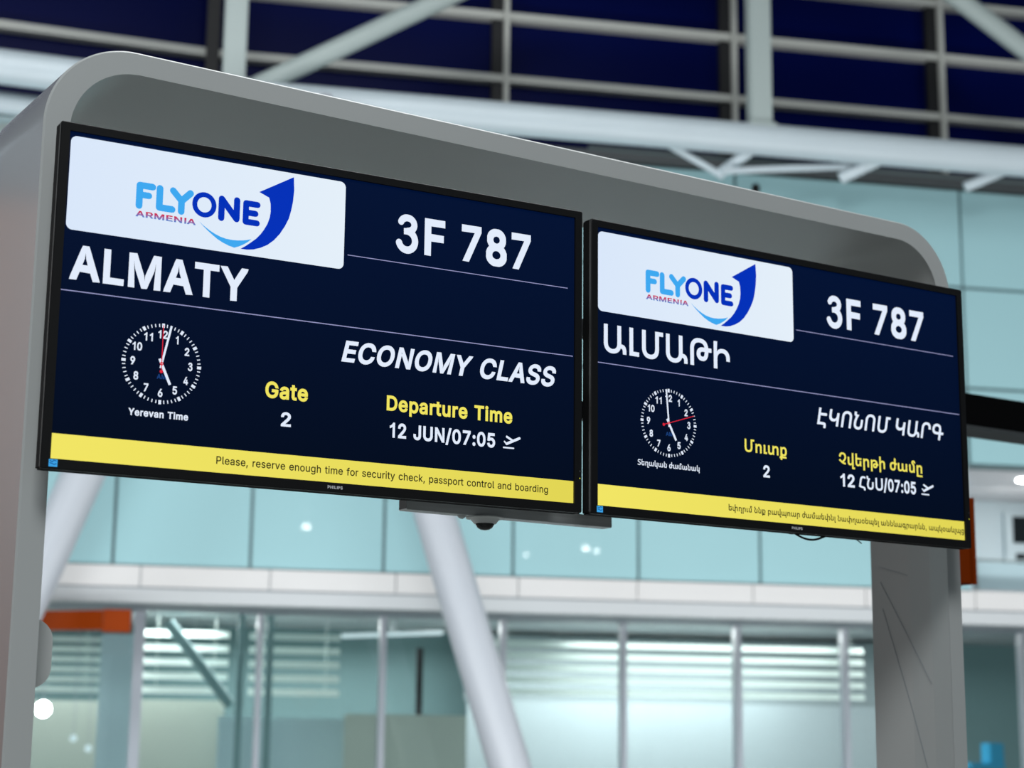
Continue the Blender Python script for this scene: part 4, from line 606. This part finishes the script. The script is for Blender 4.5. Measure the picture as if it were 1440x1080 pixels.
# unseen timber pillar, added so that brown mirrors in the left leg
PF = Frame(-3.3, 5.5, 40)
t = thing('reflection_pillar', PF, (0, 0, 0), 'unseen timber-clad pillar added for the brown reflection on the left leg', 'pillar')
for k in range(5): link('board', B(-.30 + .12 * k + .003, -.18 + .12 * k - .003, -.3, -.27, .05, 3.5, bev=.003), M['wood'], t)  # front boards of the unseen, added pillar
for k in range(5): link('board', B(.30, .33, -.27 + .11 * k, -.17 + .11 * k, .05, 3.5, bev=.003), M['wood'], t)  # side boards of the unseen, added pillar
link('reflection_pillar_core', B(-.29, .29, -.27, .28, 0, 3.55), M['dark'], t)

# ------------------------------------------------------------------ the gantry arch
def arch_loop(ul, ur, zt, r, n=30):
    p = [(ul, 0.0), (ul, 2.5), (ul, zt - r)]
    for k in range(1, n + 1):
        a = math.pi - math.pi / 2 * k / n; p.append((ul + r + r * math.cos(a), zt - r + r * math.sin(a)))
    for k in range(0, n + 1):
        a = math.pi / 2 - math.pi / 2 * k / n; p.append((ur - r + r * math.cos(a), zt - r + r * math.sin(a)))
    p.append((ur, 2.5)); p.append((ur, 0.0)); return p
def arch_mesh():
    bm = bmesh.new()
    D = .292; b = .0035
    # sections through the frame: (inset of outer, inset of inner, depth)
    out_ = [(.0 + b, 0.0), (0, b), (0, D - b), (b, D)]
    in_ = [(0.0035, 0.0), (.0, .0035), (-.0136, .077), (-.0204, .155), (-.0204, D)]
    def dz(s, z):      # the head of the arch is deeper than its legs
        t_ = min(1, max(0, (z - 2.66) / .2)); t_ = t_ * t_ * (3 - 2 * t_)
        return s + (.085 * t_ if s > .2 else 0)
    def lo(ins, s): return [bm.verts.new((u, dz(s, z), z)) for u, z in arch_loop(-1.280 + ins, 1.0905 - ins, 2.916 - ins, .175 - ins)]
    def li(ins, s): return [bm.verts.new((u, dz(s, z), z)) for u, z in arch_loop(-1.233 + ins, 1.046 - ins, 2.874 - max(ins, 0), .138 - ins)]
    O_ = [lo(i, s) for i, s in out_]; I_ = [li(i, s) for i, s in in_]
    chain = O_ + I_[::-1]
    for A_, B_ in zip(chain, chain[1:] + chain[:1]):
        for k in range(len(A_) - 1): bm.faces.new((A_[k], A_[k + 1], B_[k + 1], B_[k]))
    for k in (0, -1): bm.faces.new([c[k] for c in chain])
    return bm
gantry = thing('sign_gantry', AR, (0, 0, 0), 'grey rounded arch gantry carrying the two departure screens', 'gantry')
af = link('arch_frame', arch_mesh(), M['arch'], gantry, smooth=True)
af.data.materials.append(M['skin'])
for p in af.data.polygons:      # the outer faces of legs and head are a polished skin
    c = p.center
    if .004 < c.y and abs(p.normal.y) < .5 and (c.x < -1.27 or c.x > 1.08 or c.z > 2.90 or
       (c.z > 2.74 and math.hypot(min(c.x + 1.105, 0) if c.x < 0 else max(c.x - .9155, 0), c.z - 2.741) > .165)): p.material_index = 1
af.data.set_sharp_from_angle(angle=math.radians(4.2))
cb = link('cross_tube', B(-.414, .118, .13, .165, 2.094, 2.1185, bev=.0012), M['tube'], gantry)
link('open_end', B(-.4146, -.4139, .132, .163, 2.096, 2.1165), M['black'], cb)
for u in (-.30, .035):
    link('hanger_plate', B(u - .015, u + .02, .168, .174, 2.10, 2.50), M['cap'], gantry)
link('mounting_rail', B(-1.23, 1.04, .10, .128, 2.33, 2.37), M['cap'], gantry)
link('mounting_rail', B(-1.23, 1.04, .10, .128, 2.52, 2.56), M['cap'], gantry)
link('foot_plate', B(-1.32, -1.19, -.04, .32, 0.0, .02), M['tube'], gantry)
link('foot_plate', B(1.0, 1.13, -.04, .32, 0.0, .02), M['tube'], gantry)

t = thing('wall_box', AR, (-1.2, .12, 1.76), 'small rounded grey box on the inner face of the left gantry leg', 'box')
bm = bmesh.new()
pl = rrect(-1.30, -1.163, 1.700, 1.828, .040, 8)
a = [bm.verts.new((x, .13, z)) for x, z in pl]; b = [bm.verts.new((x, .17, z)) for x, z in pl]
bm = bmesh.new()
pl = [(-1.2285, 1.700), (-1.2285, 1.828)] + [(-1.203 + .04 * math.cos(math.radians(g)), 1.788 + .04 * math.sin(math.radians(g))) for g in range(90, -1, -10)] + [(-1.203 + .04 * math.cos(math.radians(g)), 1.740 + .04 * math.sin(math.radians(g))) for g in range(0, -91, -10)]
a = [bm.verts.new((x, .12, z)) for x, z in pl]; b = [bm.verts.new((x, .19, z)) for x, z in pl]
for k in range(len(pl)): bm.faces.new((a[k], a[(k + 1) % len(pl)], b[(k + 1) % len(pl)], b[k]))
bm.faces.new(a); bm.faces.new(b[::-1])
link('shell', bm, M['white'], t, smooth=True)
link('back_plate', B(-1.229, -1.222, .11, .2, 1.71, 1.82), M['tube'], t)

t = thing('dome_camera', AR, (-.209, .15, 2.09), 'small dome security camera under the steel tube between the screens', 'camera')
link('mount_plate', lathe(bmesh.new(), (-.209, .148), [(.042, 2.0939), (.042, 2.0915), (.036, 2.0905)]), M['white'], t, smooth=True)
link('housing', lathe(bmesh.new(), (-.209, .148), [(.033, 2.0905), (.027, 2.084), (.024, 2.080)]), M['white'], t, smooth=True)
link('dome', lathe(bmesh.new(), (-.209, .148), [(.0205, 2.0805), (.0200, 2.077), (.0165, 2.0715), (.010, 2.0675), (.003, 2.0662)]), M['gloss'], t, smooth=True)
tag(link('screw_cap', lathe(bmesh.new(), (-.268, .148), [(.010, 2.0939), (.008, 2.090), (.003, 2.087)], 16), M['tube'], gantry), None)

# ------------------------------------------------------------------ the two screens
def logo(disp, s):
    """airline logo, the same print on both screens"""
    w = .0130; bm = bmesh.new()
    stroke(bm, [(-.4010, .1815), (-.4010, .2208), (-.3765, .2208)], w, s); stroke(bm, [(-.4010, .2028), (-.3830, .2028)], w * .95, s)
    stroke(bm, [(-.3625, .2208), (-.3625, .1838), (-.3375, .1838)], w, s)
    stroke(bm, [(-.3370, .2205), (-.3200, .2030), (-.3032, .2205)], w, s); stroke(bm, [(-.3200, .2030), (-.3200, .1825)], w, s)
    link('logo_letters', bm, M['sky_logo'], disp)
    bm = bmesh.new()
    ring2d(bm, -.2753, .2026, .0246, .0148, s, ex=.97)
    stroke(bm, [(-.2412, .1825), (-.2412, .2200), (-.2108, .1845), (-.2108, .2215)], w * .97, s)
    stroke(bm, [(-.1695, .2190), (-.1925, .2190), (-.1925, .1825), (-.1695, .1825)], w * .93, s); stroke(bm, [(-.1925, .2008), (-.1730, .2008)], w * .93, s)
    link('logo_letters', bm, M['blue_logo'], disp)
    link('logo_subtitle', lettering(bmesh.new(), 'B', 'ARMENIA', -.4066, -.2902, .1602, .0108, s, ref='E'), M['arm_logo'], disp)
    sw = [(-.0974, .2866), (-.167, .2454), (-.1465, .2372), (-.1432, .2255), (-.1425, .2100), (-.1440, .1975), (-.1483, .1845), (-.1545, .1725), (-.1614, .1620), (-.1700, .1520), (-.1802, .1432), (-.1900, .1350), (-.2004, .1277), (-.1860, .1280), (-.174, .1302), (-.1600, .1356), (-.1465, .1432), (-.1335, .1545), (-.1221, .1688), (-.1125, .1850), (-.1048, .2018), (-.1005, .2190), (-.0975, .2363), (-.0957, .2600)]
    link('logo_arrow', flat(bmesh.new(), [sw], s), M['blue_logo'], disp)
    sl = [(-.2845, .1692), (-.2740, .1615), (-.2634, .1550), (-.2520, .1494), (-.2411, .1455), (-.2300, .1433), (-.219, .1426), (-.2080, .1432), (-.1969, .1448), (-.1880, .1468), (-.179, .1499), (-.1860, .1432), (-.1938, .1376), (-.2030, .1322), (-.2128, .1281), (-.2235, .1303), (-.2351, .1343), (-.2470, .1400), (-.2576, .1471), (-.2665, .1535), (-.2745, .1600)]
    link('logo_swoosh', flat(bmesh.new(), [sl], s), M['sky_logo'], disp)
def clock(disp, c, s, minute, hour, sec):
    cx, cz = c; R_ = .0755; t = bmesh.new()
    for k in range(60):
        a = math.radians(90 - 6 * k); big = k % 5 == 0
        ri, w = (R_ - .0078, .0052) if big else (R_ - .0070, .0018)
        ro = R_ if big else R_ - .001
        stroke(t, [(cx + ri * math.cos(a), cz + ri * math.sin(a)), (cx + ro * math.cos(a), cz + ro * math.sin(a))], w, s, cap=False)
    link('clock_ticks', t, M['white_scr'], disp)
    t = bmesh.new()
    for k in range(1, 13):
        a = math.radians(90 - 30 * k); r = .0545; w = .0088 if k < 10 else .0180
        if k == 11: w = .0165
        if k == 1: w = .0052
        x, z = cx + r * math.cos(a), cz + r * math.sin(a)
        lettering(t, 'B', str(k), x - w / 2, x + w / 2, z - .0074, .0148, s, ref='1')
    link('clock_numerals', t, M['white_scr'], disp)
    def hand(name, ang, L, tail, w, m, ds):
        a = math.radians(90 - ang); dx, dz = math.cos(a), math.sin(a)
        link(name, stroke(bmesh.new(), [(cx - dx * tail, cz - dz * tail), (cx + dx * L, cz + dz * L)], w, s - ds, cap=False), M[m], disp)
    hand('hour_hand', hour, .0415, .010, .0052, 'white_scr', .0001)
    hand('minute_hand', minute, .0745, .0085, .0040, 'white_scr', .0002)
    hand('second_hand', sec, .0725, .0165, .0016, 'red_scr', .0003)
    a = math.radians(90 - sec)
    link('second_hand_tip', ring2d(bmesh.new(), cx - math.cos(a) * .0145, cz - math.sin(a) * .0145, .0032, .0003, s - .0003, 14), M['red_scr'], disp)
    link('clock_hub', ring2d(bmesh.new(), cx, cz, .0034, .0016, s - .0004, 16), M['red_scr'], disp)
    link('clock_label', lettering(bmesh.new(), 'B', 'AM', cx - .008, cx + .0095, cz - .0285, .0085, s + .0001), M['am_scr'], disp)
def plane_icon(disp, u, z, s):
    bm = bmesh.new()
    stroke(bm, [(u + .0079, z + .0080), (u + .0372, z + .0216)], .0054, s)
    stroke(bm, [(u + .0080, z + .0224), (u + .0210, z + .0158)], .0046, s)
    stroke(bm, [(u + .0028, z + .0122), (u + .0079, z + .0075)], .0032, s)
    stroke(bm, [(u + .0010, z), (u + .0238, z)], .0032, s)
    return link('plane_icon', bm, M['white_scr'], disp)

def screen(idx, fr, zc, label, words):
    t = thing('departure_screen', fr, (0, 0, zc), label, 'screen', 'departure screens on the gantry')
    def L(bm, up=zc):
        bmesh.ops.translate(bm, verts=bm.verts, vec=(0, 0, up)); return bm
    # casing
    link('back_shell', L(box(B(-.5545, .5545, .002, .030, -.322, .318, bev=.003), -.40, .40, .028, .060, -.24, .22)), M['casing'], t)
    bm = bmesh.new()
    o = rrect(-.5545, .5545, -.322, .318, .004, 3); i = rrect(-.53685, .53685, -.3035, .3020, .0006, 3)
    rings = [[bm.verts.new((x, s, z)) for x, z in r] for r, s in ((o, .004), (o, -.0025), (rrect(-.5530, .5530, -.3205, .3165, .004, 3), -.004), (i, -.004), (i, .0015))]
    for A_, B_ in zip(rings, rings[1:]):
        for k in range(len(A_)): bm.faces.new((A_[k], A_[(k + 1) % len(A_)], B_[(k + 1) % len(A_)], B_[k]))
    bz = link('bezel', L(bm), M['bezel'], t)
    # display with its content
    d = link('display', L(flat(bmesh.new(), [[(-.5375, -.3040), (.5375, -.3040), (.5375, .3025), (-.5375, .3025)]], .001)), M['navy_scr'], t)
    d['_b'] = [0, 0, 0]
    bpy.context.view_layer.update()
    s = .0006
    link('white_panel', flat(bmesh.new(), [rrect(-.5338, .0125, .1170, .2942, .0115)], s), M['panel_scr'], d)
    link('ticker_bar', flat(bmesh.new(), [[(-.5365, -.3035), (.5365, -.3035), (.5365, -.2575), (-.5365, -.2575)]], s), M['yellow_scr'], d)
    link('divider_line', flat(bmesh.new(), [[(.0205, .1468), (.5210, .1468), (.5210, .1484), (.0205, .1484)]], s), M['line_scr'], d)
    link('divider_line', flat(bmesh.new(), [[(-.5358, .0030), (.5340, .0030), (.5340, .0048), (-.5358, .0048)]], s), M['line_scr'], d)
    logo(d, .0003)
    for (st, txt, u0, u1, z0, cap, m, sl, ref) in words:
        link('lettering', lettering(bmesh.new(), st, txt, u0, u1, z0, cap, .0003 if m == 'ink' else s, slant=sl, ref=ref), M[m], d)
    # print, sticker and buttons on the bezel
    link('maker_lettering', L(lettering(bmesh.new(), 'B', 'PHILIPS', -.0085, .0225, -.3155, .0056, -.00425)), M['print_grey'], bz)
    st = link('energy_sticker', L(flat(bmesh.new(), [[(-.5395, -.3180), (-.5240, -.3180), (-.5240, -.3048), (-.5395, -.3048)]], -.00425)), M['sticker'], bz)
    bm = bmesh.new()
    stroke(bm, [(-.5375, -.3075), (-.5335, -.3095), (-.5305, -.3065), (-.5265, -.3075)], .0014, -.0045)
    stroke(bm, [(-.5375, -.3115), (-.5335, -.3125), (-.5300, -.3140), (-.5262, -.3125)], .0014, -.0045)
    link('sticker_print', L(bm), M['sticker_dark'], bz)
    for z, m in ((-.2511, 'led'), (-.2363, 'button')):
        link('indicator', L(flat(bmesh.new(), [[(.5492 + .0012 * math.cos(k), z + .0014 * math.sin(k)) for k in [j * .785 for j in range(8)]]], -.0042)), M[m], bz)
    return t
W1 = [('B', 'ALMATY', -.5225, -.1822, .0250, .0622, 'white_scr', 0, None),
      ('B', '3F', .1237, .2330, .1715, .0735, 'white_scr', 0, 'F'),
      ('B', '787', .2705, .4317, .1715, .0735, 'white_scr', 0, 'F'),
      ('B', 'ECONOMY CLASS', .0137, .4940, -.0660, .0405, 'white_scr', .23, None),
      ('B', 'Gate', -.1393, -.0528, -.1525, .0300, 'yellow_txt', 0, None),
      ('B', '2', -.1060, -.0855, -.2045, .0265, 'white_scr', 0, '2'),
      ('B', 'Departure Time', .1125, .3925, -.1522, .0287, 'yellow_txt', 0, None),
      ('B', '12 JUN/07:05', .1203, .3535, -.2048, .0280, 'white_scr', 0, None),
      ('R', 'Please, reserve enough time for security check, passport control and boarding', -.2301, .4765, -.2868, .0142, 'ink', 0, None),
      ('B', 'Yerevan Time', -.4005, -.2875, -.2118, .0126, 'white_scr', 0, None)]
W2 = [('A', 'ԱԼՄԱԹԻ', -.5185, -.1754, .0285, .0605, 'white_scr', 0, None),
      ('B', '3F', .1149, .2220, .1690, .0720, 'white_scr', 0, 'F'),
      ('B', '787', .2608, .4255, .1690, .0720, 'white_scr', 0, 'F'),
      ('A', 'ԷԿՈՆՈՄ ԿԱՐԳ', .0775, .4785, -.0665, .0385, 'white_scr', .2, None),
      ('A', 'Մուտք', -.1367, -.0150, -.1510, .0285, 'yellow_txt', 0, None),
      ('B', '2', -.0845, -.0655, -.2040, .0265, 'white_scr', 0, '2'),
      ('A', 'Չվերթի ժամը', .1419, .4046, -.1531, .0265, 'yellow_txt', 0, None),
      ('B', '12', .1444, .1880, -.2050, .0285, 'white_scr', 0, None),
      ('A', 'ՀՆՍ', .2010, .2760, -.2050, .0285, 'white_scr', 0, None),
      ('B', '/07:05', .2785, .3815, -.2052, .0285, 'white_scr', 0, 'J'),
      ('C', 'եփղրւմ ննք բավպոար ժամաեփնլ նափղաօեպել աննևագրարևն, ապկօաևլպց', -.1848, .5345, -.2868, .0142, 'ink', 0, None),
      ('A', 'Տեղական ժամանակ', -.4301, -.2640, -.2075, .0122, 'white_scr', 0, None)]
t1 = screen(0, S1, ZS[0], 'left departure screen with English text, Almaty and economy class', W1)
t2 = screen(1, S2, ZS[1], 'right departure screen with the Armenian text', W2)
for t_, c_, a_ in ((t1, (-.3427, -.111), (12, 155, 0)), (t2, (-.3468, -.1085), (355, 152, 72))):
    d_ = [o for o in t_.children if o.name.startswith('display')][0]
    clock(d_, c_, .0006, a_[0], a_[1], a_[2])
    plane_icon(d_, .3720 if t_ is t1 else .3995, -.2020, .0006)

# cables under the right screen, and wire reflections on the right leg
t = thing('cable_loop', S2, (.05, .02, 2.07), 'black cable loop sagging under the bottom edge of the right screen', 'cable')
pts = [(.02 + .095 * k / 12, .022, 2.0863 - .0118 * math.sin(math.pi * k / 12)) for k in range(13)]
link('cable', cable(bmesh.new(), pts, .0024), M['black'], t, smooth=True)
link('clip', B(.012, .022, .015, .03, 2.084, 2.09), M['black'], t)
for (ua, za, ub_, sb, zb, lb) in ((.748, 2.091, 1.050, .010, 1.645, 'thin dark wire reflection slanting to the front edge of the right leg'),
                               (.748, 2.091, 1.052, .10, 1.50, 'thin dark wire reflection down the middle of the right leg'),
                               (.748, 2.091, 1.050, .06, 2.0, 'short thin dark wire reflection fanning onto the top of the right leg')):
    pass
for k, (p, lb) in enumerate((
    ([(1.0655, .262, 2.075), (1.0650, .160, 2.045)], 'short thin wire reflection fanning onto the top of the right leg'),
    ([(1.0655, .258, 2.035), (1.0635, .150, 1.870), (1.0565, .080, 1.770)], 'thin wire reflection slanting to the front edge of the right leg'),
    ([(1.0655, .252, 1.965), (1.0650, .160, 1.715), (1.0600, .105, 1.560)], 'thin wire reflection running down the middle of the right leg'))):
    tag(link('wire_reflection', cable(bmesh.new(), p, .0006, 6), M['soffit'], fr=AR, base=p[0]), lb, 'wire', 'wire reflections on the right leg')  # thin tubes shaped as reflections of the wire fan
tag(link('wire_end', cable(bmesh.new(), [(.738, -.002, 2.100), (.756, -.002, 2.091)], .0014, 6), M['black'], fr=AR, base=(.738, 0, 2.1)),
    'short black wire end poking out under the right screen', 'wire')

for o in bpy.data.objects:
    if '_b' in o: del o['_b']
